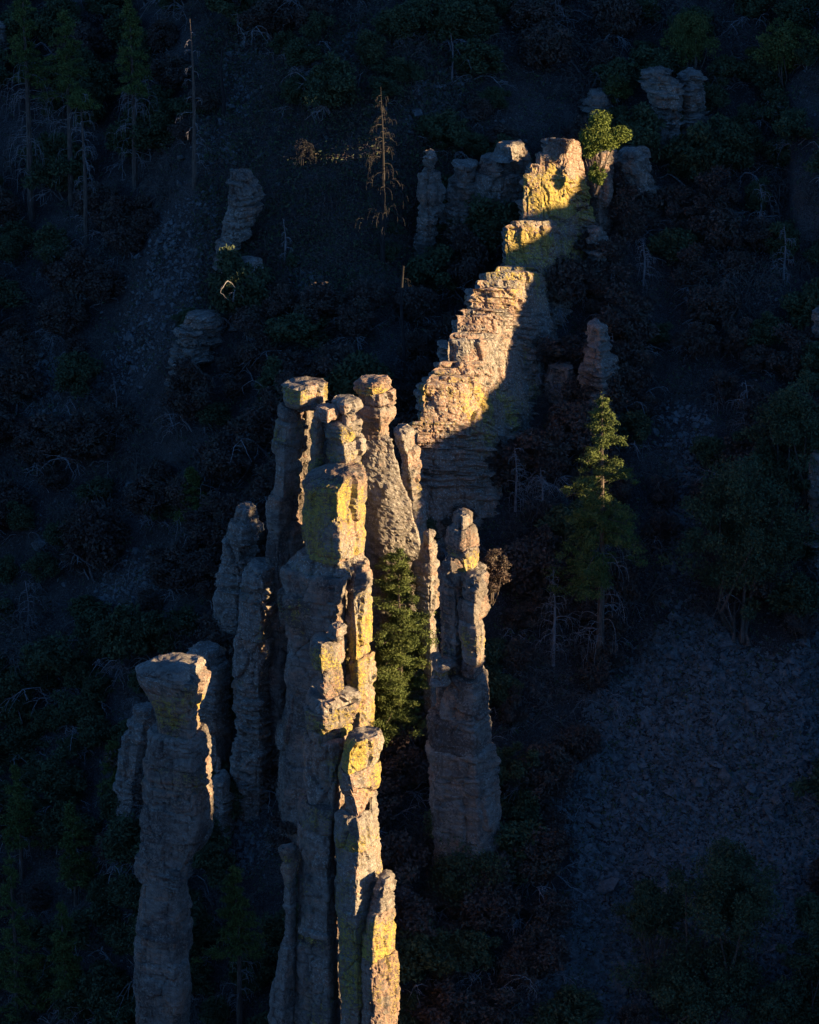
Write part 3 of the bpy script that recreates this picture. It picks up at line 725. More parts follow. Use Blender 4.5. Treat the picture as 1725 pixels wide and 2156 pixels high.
rock('rock_spire', 'front spire half lit, flat golden head above a long split column', -36.6, 1.8, [
    dict(rows=[(1547, 742, 758, 796), (1551, 728, 748, 808), (1564, 722, 738, 811), (1585, 722, 736, 808), (1612, 720, 734, 798)], dd=1.6, ye=[(1550, 0.05), (1562, 0.5), (1610, 0.5)], pink=0.3, label='flat golden head block'),
    dict(rows=[(1610, 716, 734, 801), (1636, 716, 740, 799), (1665, 720, 748, 795), (1690, 724, 754, 788), (1722, 730, 760, 776)], dd=1.5, ye=[(1610, 0.4), (1660, 0.35), (1720, 0.2)], pink=0.6),
    dict(rows=[(1672, 772, 782, 792), (1680, 768, 782, 796), (1720, 772, 784, 797), (1760, 772, 786, 799)], dd=0.9, dY=0.6, name='rock_block', ye=[(1680, 0.2), (1750, 0.4)], toground=0),
    dict(rows=[(1706, 716, 750, 784), (1714, 708, 754, 792), (1735, 707, 757, 797), (1775, 707, 757, 801)], dd=1.8, ye=[(1710, 0.2), (1775, 0.42)]),
    dict(rows=[(1772, 706, 757, 800), (1800, 704, 755, 804), (1830, 704, 754, 808), (1850, 704, 754, 810)], dd=1.9, ye=[(1775, .2), (1850, .4)]),
    dict(rows=[(1846, 705, 752, 811), (1900, 704, 750, 812), (1950, 706, 750, 800), (2050, 712, 754, 796), (2200, 716, 758, 800)], dd=1.9, ye=[(1850, 0.3), (1950, 0.45), (2100, 0.4)], toground=1),
    dict(rows=[(1841, 808, 815, 822), (1848, 798, 811, 829), (1868, 791, 807, 833), (1880, 789, 806, 833)], dd=0.9, dY=-1.0, bed='thin', bamp=0.18),
    dict(rows=[(1879, 787, 804, 833), (1900, 782, 802, 832), (1918, 780, 800, 829), (1923, 784, 800, 824)], dd=0.9, dY=-1.0, bed='thin', bamp=0.18),
    dict(rows=[(1914, 780, 800, 824), (1922, 770, 790, 833), (1960, 765, 786, 837), (2010, 765, 786, 836)], dd=1.3, dY=-1.2, ye=[(1920, 0.15), (1950, 0.5), (2010, 0.45)], pink=0.5, crack=0.18),
    dict(rows=[(2008, 765, 786, 836), (2050, 764, 786, 840), (2120, 764, 786, 841), (2200, 764, 786, 843)], dd=1.4, dY=-1.2, pink=0.75, ye=[(2010, 0.25), (2150, 0.2)], crack=0.2)],
    pink=0.35, dark=0.3, bed='thick', bamp=0.10, notch=0.14, crack=0.2, kk=0.35, bulge=0.16, edge=0.09)
rock('rock_spire', 'thin wasp-waisted pillar in shade, lowest and left of the front spires', -35.0, 1.0, [
    dict(rows=[(1784, 592, 606, 624), (1788, 583, 606, 632), (1796, 584, 606, 632), (1812, 590, 608, 630)], dd=0.9, ye=[(1790, 0.1), (1810, 0.3)]),
    dict(rows=[(1810, 592, 608, 629), (1850, 592, 610, 629), (1900, 596, 612, 626)], dd=0.7, ye=[(1820, 0.35), (1890, 0.2)], pink=0.5),
    dict(rows=[(1898, 597, 612, 626), (1960, 600, 612, 624), (1990, 592, 608, 624)], dd=0.7),
    dict(rows=[(1986, 590, 608, 624), (2020, 582, 602, 624), (2080, 574, 598, 622), (2200, 566, 594, 618)], dd=1.0)], bed='thick', bamp=0.08)
rock('rock_spire', 'broad shaded spire with an anvil head, gold light on one edge', -31.7, 2.2, [
    dict(rows=[(1396, 336, 378, 424), (1400, 306, 380, 432), (1410, 287, 384, 434), (1420, 290, 392, 430)], dd=2.1, dark=0.25, pink=0.15),
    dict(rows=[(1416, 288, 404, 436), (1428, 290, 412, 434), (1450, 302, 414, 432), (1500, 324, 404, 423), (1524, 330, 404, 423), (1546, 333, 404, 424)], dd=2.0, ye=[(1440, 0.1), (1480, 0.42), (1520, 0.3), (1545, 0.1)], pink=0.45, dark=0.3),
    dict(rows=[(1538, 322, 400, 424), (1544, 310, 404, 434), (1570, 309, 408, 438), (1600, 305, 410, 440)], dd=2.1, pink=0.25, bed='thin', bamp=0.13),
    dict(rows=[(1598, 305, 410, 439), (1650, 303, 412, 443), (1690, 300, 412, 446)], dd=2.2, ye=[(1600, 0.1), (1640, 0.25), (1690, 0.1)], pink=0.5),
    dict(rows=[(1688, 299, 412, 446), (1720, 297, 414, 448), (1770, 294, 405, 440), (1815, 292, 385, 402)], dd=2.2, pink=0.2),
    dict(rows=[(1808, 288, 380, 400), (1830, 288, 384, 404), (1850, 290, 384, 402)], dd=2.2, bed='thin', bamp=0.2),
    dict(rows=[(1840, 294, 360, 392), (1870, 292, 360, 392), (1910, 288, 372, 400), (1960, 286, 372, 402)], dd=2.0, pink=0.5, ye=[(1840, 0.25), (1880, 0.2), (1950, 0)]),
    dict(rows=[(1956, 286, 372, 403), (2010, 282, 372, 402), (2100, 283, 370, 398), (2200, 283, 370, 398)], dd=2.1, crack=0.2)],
    pink=0.4, dark=0.36, bed='mid', bamp=0.14, notch=0.16, crack=0.2, chunk=0.17, kk=0.6, edge=0.09)
SD = dict(bed='thin', bamp=0.24, notch=0.2, blocky=0.8, chunk=0.2, res=0.09, pink=0.3, dark=0.2)
rock('rock_spire', 'cracked grey shoulder rock behind the anvil-headed spire', None, 1.6,
     cut([(1488, 296, 308, 322), (1505, 280, 304, 326), (1545, 262, 294, 324), (1590, 254, 288, 322), (1640, 247, 284, 318), (1700, 245, 282, 318), (1730, 243, 282, 318)], 1555, 1630), crack=0.2, **SD)
rock('rock_spire', 'flat-topped shaded tower just behind the anvil-headed spire', None, 1.8,
     [dict(rows=[(1362, 420, 442, 462), (1370, 396, 440, 472), (1382, 380, 440, 480), (1390, 384, 440, 482)])] +
     cut([(1388, 392, 450, 480), (1420, 396, 455, 484), (1480, 402, 455, 488), (1560, 420, 460, 491), (1660, 420, 462, 494)], 1425, 1530), **SD)
rock('rock_spire', 'shaded craggy tower with one sunlit patch, left of the square block tower', -4.2, 1.7, [
    dict(rows=[(1066, 506, 520, 534), (1076, 496, 520, 546), (1094, 492, 520, 553)]),
    dict(rows=[(1092, 486, 516, 553), (1120, 474, 512, 556), (1135, 472, 512, 554)]),
    dict(rows=[(1132, 470, 500, 536), (1150, 466, 498, 545), (1200, 462, 500, 552), (1235, 455, 500, 554)], rot=10),
    dict(rows=[(1232, 455, 500, 553), (1300, 448, 500, 552), (1400, 440, 498, 552)])], **SD)
rock('rock_spire', 'dark blocky tower with overhanging ledges below the sunlit patch', -14.6, 1.8,
     [dict(rows=[(1188, 536, 556, 584), (1196, 522, 556, 592), (1212, 514, 556, 596), (1226, 512, 556, 592)]), dict(rows=[(1224, 516, 556, 590), (1240, 506, 554, 588), (1262, 499, 552, 586)])] +
     cut([(1260, 506, 552, 584), (1330, 498, 550, 584), (1420, 494, 548, 583), (1500, 494, 548, 584), (1560, 492, 548, 584)], 1335, 1425), ye=[(1240, 0.1), (1300, 0.2), (1440, 0.2), (1500, 0)], **SD)
rock('rock_outcrop', 'dark ledges in the gap below the square block tower', None, 1.6,
     cut([(1520, 600, 618, 640), (1540, 590, 616, 644), (1600, 585, 616, 646), (1700, 582, 616, 650)], 1570, 1640), **SD)
rock('rock_outcrop', 'dark stacked ledges beside the flank of the anvil-headed spire', None, 1.5,
     cut([(1634, 455, 470, 482), (1650, 446, 470, 488), (1700, 446, 470, 500), (1760, 448, 474, 504)], 1665, 1700), **SD)
# ---- the twin pinnacles beside the conifer
rock('rock_spire', 'cone-headed pinnacle with yellow flank on a tall cracked pedestal by the conifer', -23, 2.0, [
    dict(rows=[(1079, 962, 974, 984), (1084, 954, 972, 992), (1100, 951, 972, 994), (1108, 950, 972, 990)], dd=1.0),
    dict(rows=[(1106, 948, 972, 992), (1120, 944, 972, 1000), (1138, 940, 972, 1002), (1152, 946, 974, 1004)], dd=1.2),
    dict(rows=[(1148, 944, 976, 1002), (1160, 936, 976, 1010), (1176, 937, 978, 1011), (1192, 944, 984, 1010), (1204, 952, 986, 1008)], dd=1.4, ye=[(1150, 0.1), (1175, 0.4), (1205, 0.45)]),
    dict(rows=[(1176, 940, 950, 962), (1182, 928, 950, 976), (1194, 926, 952, 984)], dd=1.0, dY=-1.2, name='ledge_stone'),
    dict(rows=[(1194, 930, 970, 1014), (1200, 920, 970, 1018), (1212, 922, 968, 1016), (1222, 926, 966, 1008)], dd=1.7),
    dict(rows=[(1218, 926, 956, 988), (1240, 926, 958, 988), (1300, 925, 960, 988), (1360, 926, 960, 988), (1420, 926, 960, 990)], dd=1.3, dark=0.35, kk=0.1, ye=[(1220, 0.2), (1300, 0.15)]),
    dict(rows=[(1208, 984, 1002, 1020), (1216, 970, 1000, 1030), (1232, 970, 1000, 1030), (1240, 976, 1002, 1022)], dd=1.2, dY=-1.4),
    dict(rows=[(1238, 976, 1000, 1022), (1248, 974, 1000, 1030), (1256, 976, 1002, 1028), (1262, 982, 1002, 1016)], dd=1.1, dY=-1.4),
    dict(rows=[(1260, 978, 1000, 1018), (1270, 970, 998, 1032), (1284, 968, 998, 1036), (1296, 970, 998, 1028), (1306, 972, 1000, 1020)], dd=1.2, dY=-1.4, rough=0.8),
    dict(rows=[(1304, 972, 1002, 1020), (1330, 970, 1003, 1024), (1370, 976, 1004, 1026), (1390, 974, 1002, 1024)], dd=1.2, dY=-1.4, ye=[(1310, 0.15), (1350, 0.4), (1380, 0.3)], rough=0.7),
    dict(rows=[(1384, 974, 998, 1018), (1392, 966, 998, 1024), (1412, 966, 998, 1022), (1420, 972, 998, 1016)], dd=1.2, dY=-1.4),
    dict(rows=[(1412, 936, 990, 1028), (1420, 924, 990, 1030), (1450, 920, 992, 1031), (1488, 916, 992, 1032), (1500, 918, 992, 1034)], dd=1.9, crack=0.3, chunk=0.28),
    dict(rows=[(1498, 908, 992, 1034), (1510, 902, 992, 1036), (1560, 900, 996, 1040), (1572, 902, 998, 1042)], dd=2.0),
    dict(rows=[(1570, 898, 998, 1042), (1580, 895, 998, 1044), (1620, 902, 1002, 1048)], dd=2.0, bed='thin', bamp=0.16),
    dict(rows=[(1618, 903, 1002, 1048), (1660, 905, 1004, 1052), (1720, 908, 1006, 1054), (1780, 912, 1008, 1052), (1840, 914, 1008, 1052)], dd=2.0, bed='thin', bamp=0.16)],
    pink=0.35, dark=0.35, bamp=0.14, notch=0.14, chunk=0.17, crack=0.18, kk=0.3, bulge=0.16, edge=0.09)
rock('rock_spire', 'slim stacked pinnacle with knob top, between conifer and cone-headed pinnacle', -15.0, 1.1, [
    dict(rows=[(1118, 894, 904, 914), (1124, 891, 904, 918), (1140, 892, 904, 916)], dd=0.7),
    dict(rows=[(1138, 890, 904, 918), (1146, 884, 904, 922), (1152, 884, 904, 921)], dd=0.8),
    dict(rows=[(1150, 882, 906, 922), (1164, 878, 906, 925), (1182, 878, 906, 922)], dd=1.0),
    dict(rows=[(1180, 878, 906, 923), (1190, 872, 906, 926), (1202, 870, 906, 924)], dd=1.0),
    dict(rows=[(1200, 872, 908, 922), (1240, 872, 908, 922), (1280, 876, 908, 921)], dd=1.0, ye=[(1200, 0.2), (1240, 0.3), (1280, 0.2)], pink=0.5),
    dict(rows=[(1278, 878, 906, 920), (1340, 886, 906, 918), (1400, 890, 908, 922), (1480, 890, 910, 924)], dd=1.0)],
    pink=0.3, dark=0.3, bamp=0.1)
rock('rock_outcrop', 'small lichen-capped shelf stone beside the conifer', -24.6, 1.0, [
    dict(rows=[(1379, 912, 920, 926), (1386, 908, 920, 928), (1396, 910, 920, 927)], dd=0.6),
    dict(rows=[(1392, 914, 934, 950), (1400, 908, 932, 956), (1408, 908, 932, 954)], dd=0.9),
    dict(rows=[(1406, 910, 930, 950), (1424, 908, 930, 950), (1440, 906, 930, 950)], dd=0.8, toground=0, ye=[(1405, 0.5), (1420, 0.5), (1430, 0.1)])], dark=0.2)
print('rock tris', ROCK_TRIS)
# ------------------------------------------------------------------ plants
def arc(p0, az, L, rise, drop, n=7, wob=0.05):
    t = np.linspace(0, 1, n)
    h = np.array([math.cos(az), math.sin(az), 0.0])
    p = p0 + h * (L * t)[:, None]
    p[:, 2] += L * (rise * t - drop * t ** 2)
    p[1:] += RNG.normal(size=(n - 1, 3)) * wob * L * 0.3
    return p

def conifer(height, rmax, crown0, nbr, leaves, droop=0.35, dead=0, shape=0.8, leaf=0.11, gap=0.25, lean=0.0, tip=0.06):
    """trunk, limbs and needle crown of a pine or fir, base at the origin"""
    tr, br, cw = Soup(), [], Soup()
    t = np.linspace(0, 1, 12)
    ax = np.stack([0.12 * np.sin(t * 5 + lean) * t + lean * t * height * 0.03, 0.1 * np.cos(t * 4) * t, t * height - 0.5 * (t == 0)], -1)
    r0 = 0.012 * height + 0.05
    tr.tube(ax, r0 * (1 - t) ** 0.8 + 0.015, 7)
    per = max(1, leaves // nbr)
    for k in range(nbr):
        u = 1 - (1 - k / nbr) * 1.0
        h = crown0 + (0.985 - crown0) * (k + RNG.random()) / nbr
        f = (1 - h) / (1 - crown0)
        R = rmax * (tip + (1 - tip) * f ** shape) * (0.65 + 0.5 * RNG.random())
        if RNG.random() < gap * 0.4: continue
        az = RNG.random() * 6.283
        p0 = np.array([np.interp(h, t, ax[:, 0]), np.interp(h, t, ax[:, 1]), h * height])
        up = 0.35 - 0.3 * f
        p = arc(p0, az, R, up, droop * (0.4 + 0.6 * f), 6)
        cw.tube(p, np.linspace(0.012 * R + 0.016, 0.008, 6), 4, 1)
        n = max(8, int(per * (0.35 + 0.9 * f)))
        nc = max(2, int(2 + R * 1.7))
        for c in range(nc):
            s = 0.35 + 0.65 * (c + 0.5 * RNG.random()) / nc
            cp = np.array([np.interp(s, np.linspace(0, 1, 6), p[:, i]) for i in range(3)])
            side = RNG.normal(size=3) * np.array([0.16, 0.16, 0.04]) * R
            rad = (0.16 + 0.07 * R) * (0.6 + 0.7 * RNG.random())
            q = RNG.normal(size=(max(4, n // nc), 3)) * rad * np.array([0.62, 0.62, 0.36])
            q[:, 2] += rad * 0.12
            cw.leaves(cp + side + q, leaf * (0.7 + 0.6 * RNG.random(len(q))), 0, asp=3.2, col=np.clip(0.25 + 0.5 * RNG.random() + 0.3 * RNG.normal(size=len(q)), 0, 1))
    cw.leaves(ax[-1] + RNG.normal(size=(40, 3)) * np.array([0.10, 0.10, 0.35]) - np.array([0, 0, 0.3]), leaf, 0, asp=3)
    for k in range(dead):
        h = 0.12 + (crown0 + 0.1 - 0.12) * RNG.random()
        p0 = np.array([np.interp(h, t, ax[:, 0]), np.interp(h, t, ax[:, 1]), h * height])
        L = (0.09 + 0.10 * RNG.random()) * height * (0.5 + 0.5 * rmax / 2.5)
        one_limb = Soup(); dead_limb(one_limb, p0, RNG.random() * 6.283, min(L, 2.6)); br.append(one_limb)
    return tr, br, cw

def hang(p0, az, L, n=9):
    """a limb that reaches out, arches over and hangs"""
    t = np.linspace(0, 1, n); h = np.array([math.cos(az), math.sin(az), 0.0])
    out = L * (0.55 + 0.25 * RNG.random()) * (1 - (1 - t) ** 1.9)
    p = p0 + h * out[:, None]
    p[:, 2] += L * (0.30 * RNG.random() * np.sin(t * 2.4) - (0.45 + 0.55 * RNG.random()) * t ** 2.3)
    p[1:] += RNG.normal(size=(n - 1, 3)) * 0.012 * L
    return p

def dead_limb(s, p0, az, L, mat=0, r=0.030):
    p = hang(p0, az, L)
    s.tube(p, np.linspace(r, r * 0.35, 9), 4, mat)
    for j in range(RNG.integers(3, 7)):
        i = RNG.integers(2, 8)
        q = hang(p[i], az + RNG.normal() * 0.9, L * (0.25 + 0.35 * RNG.random()), 6)
        s.tube(q, np.linspace(r * 0.55, r * 0.25, 6), 3, mat)

def snag(height, n, rmax, tipf=0.3):
    """a dead standing conifer with drooping bare limbs"""
    tr, br = Soup(), []
    t = np.linspace(0, 1, 12)
    ax = np.stack([0.15 * np.sin(t * 4) * t, 0.1 * np.cos(t * 3) * t, t * height - 0.5 * (t == 0)], -1)
    tr.tube(ax, (0.011 * height + 0.04) * (1 - t) ** 0.85 + 0.014, 7)
    for k in range(n):
        h = 0.1 + 0.86 * (k + RNG.random()) / n
        f = 1 - h
        L = rmax * (tipf + (1 - tipf) * min(1, f * 1.7)) * (0.5 + 0.7 * RNG.random())
        one_limb = Soup(); dead_limb(one_limb, np.array([np.interp(h, t, ax[:, 0]), np.interp(h, t, ax[:, 1]), h * height]), RNG.random() * 6.283, L, 0); br.append(one_limb)
    return tr, br

def bare_bush(height, n):
    """a dead leafless bush: forked stems and hanging twigs"""
    s = Soup()
    for k in range(n):
        az = RNG.random() * 6.283
        p = arc(np.array([RNG.normal() * 0.1, RNG.normal() * 0.1, -0.2]), az, height * (0.4 + 0.5 * RNG.random()), 1.0 + 1.2 * RNG.random(), 0.6 + 0.9 * RNG.random(), 8, 0.09)
        s.tube(p, np.linspace(0.045, 0.014, 8), 4)
        for j in range(RNG.integers(4, 8)):
            i = RNG.integers(2, 8)
            q = arc(p[i], az + RNG.normal(), height * (0.15 + 0.3 * RNG.random()), 0.4 * RNG.normal(), 0.9 * RNG.random(), 6, 0.08)
            s.tube(q, np.linspace(0.02, 0.008, 6), 3)
            for m in range(2):
                q2 = arc(q[RNG.integers(1, 6)], az + 1.5 * RNG.normal(), height * (0.08 + 0.12 * RNG.random()), 0.4 * RNG.normal(), 0.9 * RNG.random(), 4, 0.08)
                s.tube(q2, np.linspace(0.012, 0.006, 4), 3)
    return s

def bushy(width, height, lobes, leaves, leaf=0.10, stem=0.25, tall=0.0, asp=1.7, lob=0.26):
    """stems and lobed leafy crown of a shrub or small tree"""
    tr, cw = Soup(), Soup(); ph = RNG.random()
    cz = height * (0.5 + stem * 0.5); rz = height * (0.5 - stem * 0.5)
    for k in range(lobes):
        d = RNG.normal(size=3); d /= np.linalg.norm(d)
        d[2] = d[2] * 0.9 + 0.12
        rr = (0.35 + 0.65 * RNG.random() ** 0.5 + 0.22 * RNG.normal() * (RNG.random() < 0.5)) * (1 - lob)
        c = np.array([d[0] * width / 2 * rr, d[1] * width / 2 * rr, cz + d[2] * rz * rr])
        c[:2] *= 1 + 0.4 * float(vnoise(np.array([c[0] * 0.8 + 50 * ph]), np.array([c[1] * 0.8]), np.array([c[2] * 0.8]), 5)[0])
        if float(vnoise(np.array([c[0] * 1.0 + 70 * ph]), np.array([c[1] * 1.0]), np.array([c[2] * 1.0]), 6)[0]) > 0.38: continue
        taper = 1 - tall * np.clip((c[2] - cz) / rz, -0.2, 1)
        c[:2] *= taper
        r = lob * width / 2 * (0.45 + 1.0 * RNG.random())
        n = max(6, int(leaves / lobes * (0.6 + 0.8 * RNG.random())))
        q = RNG.normal(size=(n, 3)); q /= np.linalg.norm(q, axis=1, keepdims=True)
        q *= (r * (0.45 + 0.75 * RNG.random(n)))[:, None]; q[:, 2] *= 0.75
        cw.leaves(c + q, leaf * (0.7 + 0.7 * RNG.random(n)), 0, asp=asp, col=np.clip(0.2 + 0.6 * RNG.random() + 0.25 * RNG.normal(size=n), 0, 1))
        if k % max(3, lobes // 9) == 0:
            b = np.array([RNG.normal() * 0.04 * width, RNG.normal() * 0.06 * width, -0.3])
            mid = b * 0.5 + c * 0.5 + np.array([RNG.normal() * 0.08 * width, RNG.normal() * 0.08 * width, -0.08 * height])
            tr.tube(np.stack([b, b * 0.6 + mid * 0.4, mid, c]), np.array([0.016, 0.013, 0.009, 0.004]) * width + 0.01, 5)
    if not tr.k or not cw.k:
        tr.tube(np.array([[0, 0, -0.3], [0.03 * width, 0, cz * 0.5], [0, 0.02 * width, cz]]), np.array([0.016, 0.012, 0.006]) * width + 0.01, 5)
        q = RNG.normal(size=(60, 3)) * np.array([width * 0.22, width * 0.22, rz * 0.4]) + np.array([0, 0, cz]); cw.leaves(q, leaf, 0, asp=asp)
    return tr, cw

PROTO = {}
def proto(key, parts):
    """parts: list of (part name, Soup, materials)"""
    PROTO[key] = [(n, s.mesh(n, m, False)) for n, s, m in parts if s.k]

def place(key, name, loc, scale=1.0, rz=0.0, sz=None, tilt=(0, 0), **props):
    o = empty(name, loc, **props)
    o.scale = (scale, scale, sz or scale); o.rotation_euler = (tilt[0], tilt[1], rz)
    for n, me in PROTO[key]: link(n, me, o)
    return o

def one(key, name, loc, scale=1.0, rz=0.0, sz=None, **props):
    o = link(name, PROTO[key][0][1], None, **props)
    o.location = loc; o.scale = (scale, scale, sz or scale); o.rotation_euler = (0, 0, rz)
    return o

def g1(px, py):
    return ground(px, py)[0]

# ---- the trees one can name
def conifer_at(px, py_base, py_top, name, label, rpx, Y=None, **kw):
    b = g1(px, py_base) if Y is None else at(px, py_base, Y)
    top = at(px, py_top, b[1])
    h = top[2] - b[2]; R = rpx * VH / 2156
    tr, br, cw = conifer(h, R, **kw)
    o = empty(name, b, label=label, category='tree')
    link('trunk', tr.mesh('trunk', [M_BARK]), o)
    for l_ in br: link('branch', l_.mesh('branch', [M_DEAD]), o)
    link('crown', cw.mesh('crown', [M_PINE, M_BARK]), o)
    return o

conifer_at(842, 1600, 1153, 'conifer_tree', 'dense green conifer catching light between the buttress and the slim pinnacle', 86, crown0=0.18, nbr=165, leaves=130000, droop=0.22, shape=0.5, leaf=0.075, gap=0.35)
conifer_at(1262, 1425, 833, 'pine_tree', 'tall pine with bare lower trunk and scattered sunlit branch tips', 100, crown0=0.36, nbr=100, leaves=70000, droop=0.42, dead=22, shape=0.72, leaf=0.085, gap=0.35)
TL = [(66, 460, -60, 'pine at the upper left with a skirt of drooping dead limbs', 55, 0.55, 46), (150, 430, 20, 'bushy-topped pine second from the upper left edge', 70, 0.55, 12),
      (285, 395, -10, 'pine with amber-tinged top and dead limbs down its trunk', 52, 0.5, 40), (182, 510, 190, 'thin half-dead pine below the bushy-topped pine', 32, 0.9, 34),
      (38, 2170, 1800, 'broad dark pine low in the bottom left corner', 62, 0.15, 8), (160, 1905, 1690, 'dark pine with pale stem up the slope in the lower left', 48, 0.25, 6),
      (142, 2190, 1900, 'slim dark pine beside the broad corner pine', 48, 0.3, 8), (46, 1850, 1610, 'thin sparse pine against the left edge', 44, 0.3, 8),
      (92, 2120, 2010, 'short dark pine between the two bottom left pines', 30, 0.1, 2), (505, 2190, 1822, 'spindly pine with bare pale stem between the front spires', 55, 0.5, 14),
      (408, 1100, 985, 'rounded young pine on the slope left of the crowned towers', 46, 0.05, 0), (245, 1720, 1560, 'dark pine behind the shoulder of the anvil-headed spire', 48, 0.1, 2)]
for px, pb, pt, lab, r, c0, dd_ in TL:
    conifer_at(px, pb, pt, 'pine_tree', lab, r, crown0=c0, nbr=70, leaves=20000, droop=0.3, dead=dd_, leaf=0.10, gap=0.35)

def tree_at(px, py_base, py_top, wpx, name, label, mat, lobes, leaves, Y=None, **kw):
    b = g1(px, py_base) if Y is None else at(px, py_base, Y)
    h = at(px, py_top, b[1])[2] - b[2]
    tr, cw = bushy(wpx * 1.22 * VH / 2156, h * 1.08, int(lobes * 1.4), int(leaves * 1.7), **{**kw, 'leaf': kw['leaf'] * 0.68})
    o = empty(name, b, label=label, category='tree' if 'shrub' not in name else 'shrub')
    link('trunk', tr.mesh('trunk', [M_BARK]), o); link('crown', cw.mesh('crown', [mat]), o)
    return o
tree_at(1262, 352, 236, 92, 'juniper_tree', 'bright green juniper growing on top of the sunlit fin', M_JUN, 17, 12000, Y=18.5, stem=0.12, tall=0.45, leaf=0.10, lob=0.36)
tree_at(1242, 352, 286, 44, 'juniper_shrub', 'small juniper crowding the left flank of the bright juniper', M_JUN, 9, 3500, Y=18.3, stem=0.05, leaf=0.09, lob=0.36)
tree_at(1256, 400, 345, 40, 'juniper_shrub', 'green juniper sprig hanging below the bright juniper', M_JUN, 14, 2500, Y=18.0, stem=0.0, leaf=0.09)
tree_at(1455, 168, 22, 112, 'oak_tree', 'olive tree with pointed crown at the top of the slope', M_OLIVE, 70, 16000, stem=0.05, tall=0.75, leaf=0.10)
tree_at(1300, 232, 158, 66, 'oak_shrub', 'loose olive shrub above the bright juniper', M_OLIVE, 26, 5000, stem=0.1, leaf=0.10)
tree_at(1036, 1262, 1155, 58, 'rusty_shrub', 'rust and green shrub clinging behind the cone-headed pinnacle', M_RUST, 26, 5000, Y=-21, stem=0.05, leaf=0.09)
tree_at(937, 1142, 1112, 16, 'rusty_shrub', 'tiny rust-coloured shrub perched on the cone-headed pinnacle', M_RUST, 7, 900, Y=-22.2, stem=0.0, leaf=0.07)
tree_at(1560, 1340, 975, 240, 'oak_tree', 'large dark oak mass right of the tall pine', M_OAK, 120, 24000, stem=0.08, tall=0.4, leaf=0.14, lob=0.2)
tree_at(1660, 1120, 800, 180, 'oak_tree', 'dark oak against the right edge above the large oak', M_OAK, 80, 14000, stem=0.08, tall=0.3, leaf=0.14, lob=0.2)
tree_at(1530, 2130, 1800, 175, 'oak_tree', 'dark round-headed tree standing in the scree', M_OAK, 80, 18000, stem=0.35, leaf=0.13, lob=0.22)
tree_at(1375, 2080, 1862, 120, 'oak_tree', 'smaller dark tree in the scree beside the round-headed one', M_OAK, 50, 11000, stem=0.3, leaf=0.13, lob=0.24)
tree_at(1470, 2160, 1990, 230, 'oak_shrub', 'low black-green thicket at the foot of the scree trees', M_OAK, 80, 14000, stem=0.0, leaf=0.14, lob=0.2)
tree_at(1700, 2160, 1880, 110, 'oak_shrub', 'dark thicket in the bottom right corner', M_OAK, 50, 9000, stem=0.05, leaf=0.14, lob=0.22)
tree_at(1685, 1345, 1275, 70, 'grey_shrub', 'pale grey shrub on the upper edge of the scree at right', M_GREY, 30, 6000, stem=0.0, leaf=0.08)
tree_at(985, 1930, 1780, 130, 'oak_shrub', 'dark thicket hiding the foot of the cracked pedestal', M_OAK, 50, 9000, stem=0.0, leaf=0.12)
tree_at(955, 1850, 1660, 100, 'oak_tree', 'dark leafy tree at the foot of the cracked pedestal', M_OAK, 46, 8000, stem=0.1, leaf=0.12)
tree_at(1075, 1700, 1560, 90, 'oak_tree', 'dark leafy tree right of the cracked pedestal', M_OAK, 40, 7000, stem=0.1, leaf=0.12)
tree_at(1650, 190, 40, 110, 'oak_tree', 'olive oak with a lit side near the upper right corner', M_OLIVE, 60, 11000, stem=0.1, leaf=0.12)
tree_at(1595, 150, 88, 55, 'oak_shrub', 'small lit olive shrub below the upper right corner', M_OLIVE, 18, 3500, stem=0.1, leaf=0.10)

SN = [(806, 560, 182, 'tall dead conifer with curved bare limbs behind the slim pinnacle', 1.0, 60, 62), (410, 392, 38, 'bare dead pole with a few curled limbs at the upper left', 0.9, 16, 40),
      (640, 345, 290, 'low dead tree with drooping pale limbs on the upper slope', 1, 26, 60), (952, 172, 70, 'short forked dead stick high on the slope', 1, 5, 14),
      (1168, 80, -30, 'dead tree with hanging twigs at the top edge', 1, 26, 40), (600, 552, 458, 'small pale dead stub right of the leaning pinnacle', 1, 10, 22),
      (1535, 372, 280, 'dead white tree with spreading limbs right of the fin', 1, 26, 46), (1355, 600, 505, 'fan of bare pale branches below the upper layered rocks', 1, 20, 42),
      (1600, 470, 385, 'arched dead limbs on the right slope', 1, 18, 60), (1650, 590, 470, 'dead drooping tree near the right edge', 1, 22, 40),
      (1085, 1075, 940, 'dead tree with pale hanging twigs beside the foot of the fin', 1, 34, 44), (1140, 1110, 985, 'dead tree right of the fin\'s lower end', 1, 26, 40),
      (1165, 1400, 1195, 'dead tree with long pale weeping limbs left of the tall pine', 1, 36, 46), (1290, 820, 700, 'bare drooping branches right of the tapering pinnacle', 1, 16, 40),
      (1570, 900, 800, 'fallen-looking bare limbs in the right gully', 1, 16, 60), (150, 1880, 1770, 'dead pale stem among the lower left pines', 1, 8, 16),
      (520, 760, 690, 'bare pale branches below the leaning pinnacle', 1, 14, 26), (245, 890, 800, 'bare dead tree on the left slope above the lone boulder', 1, 16, 34),
      (60, 1330, 1220, 'pale dead branches on the left edge of the slope', 1, 18, 44), (220, 1180, 1105, 'white dead twigs amid dark shrubs on the left slope', 1, 16, 30)]
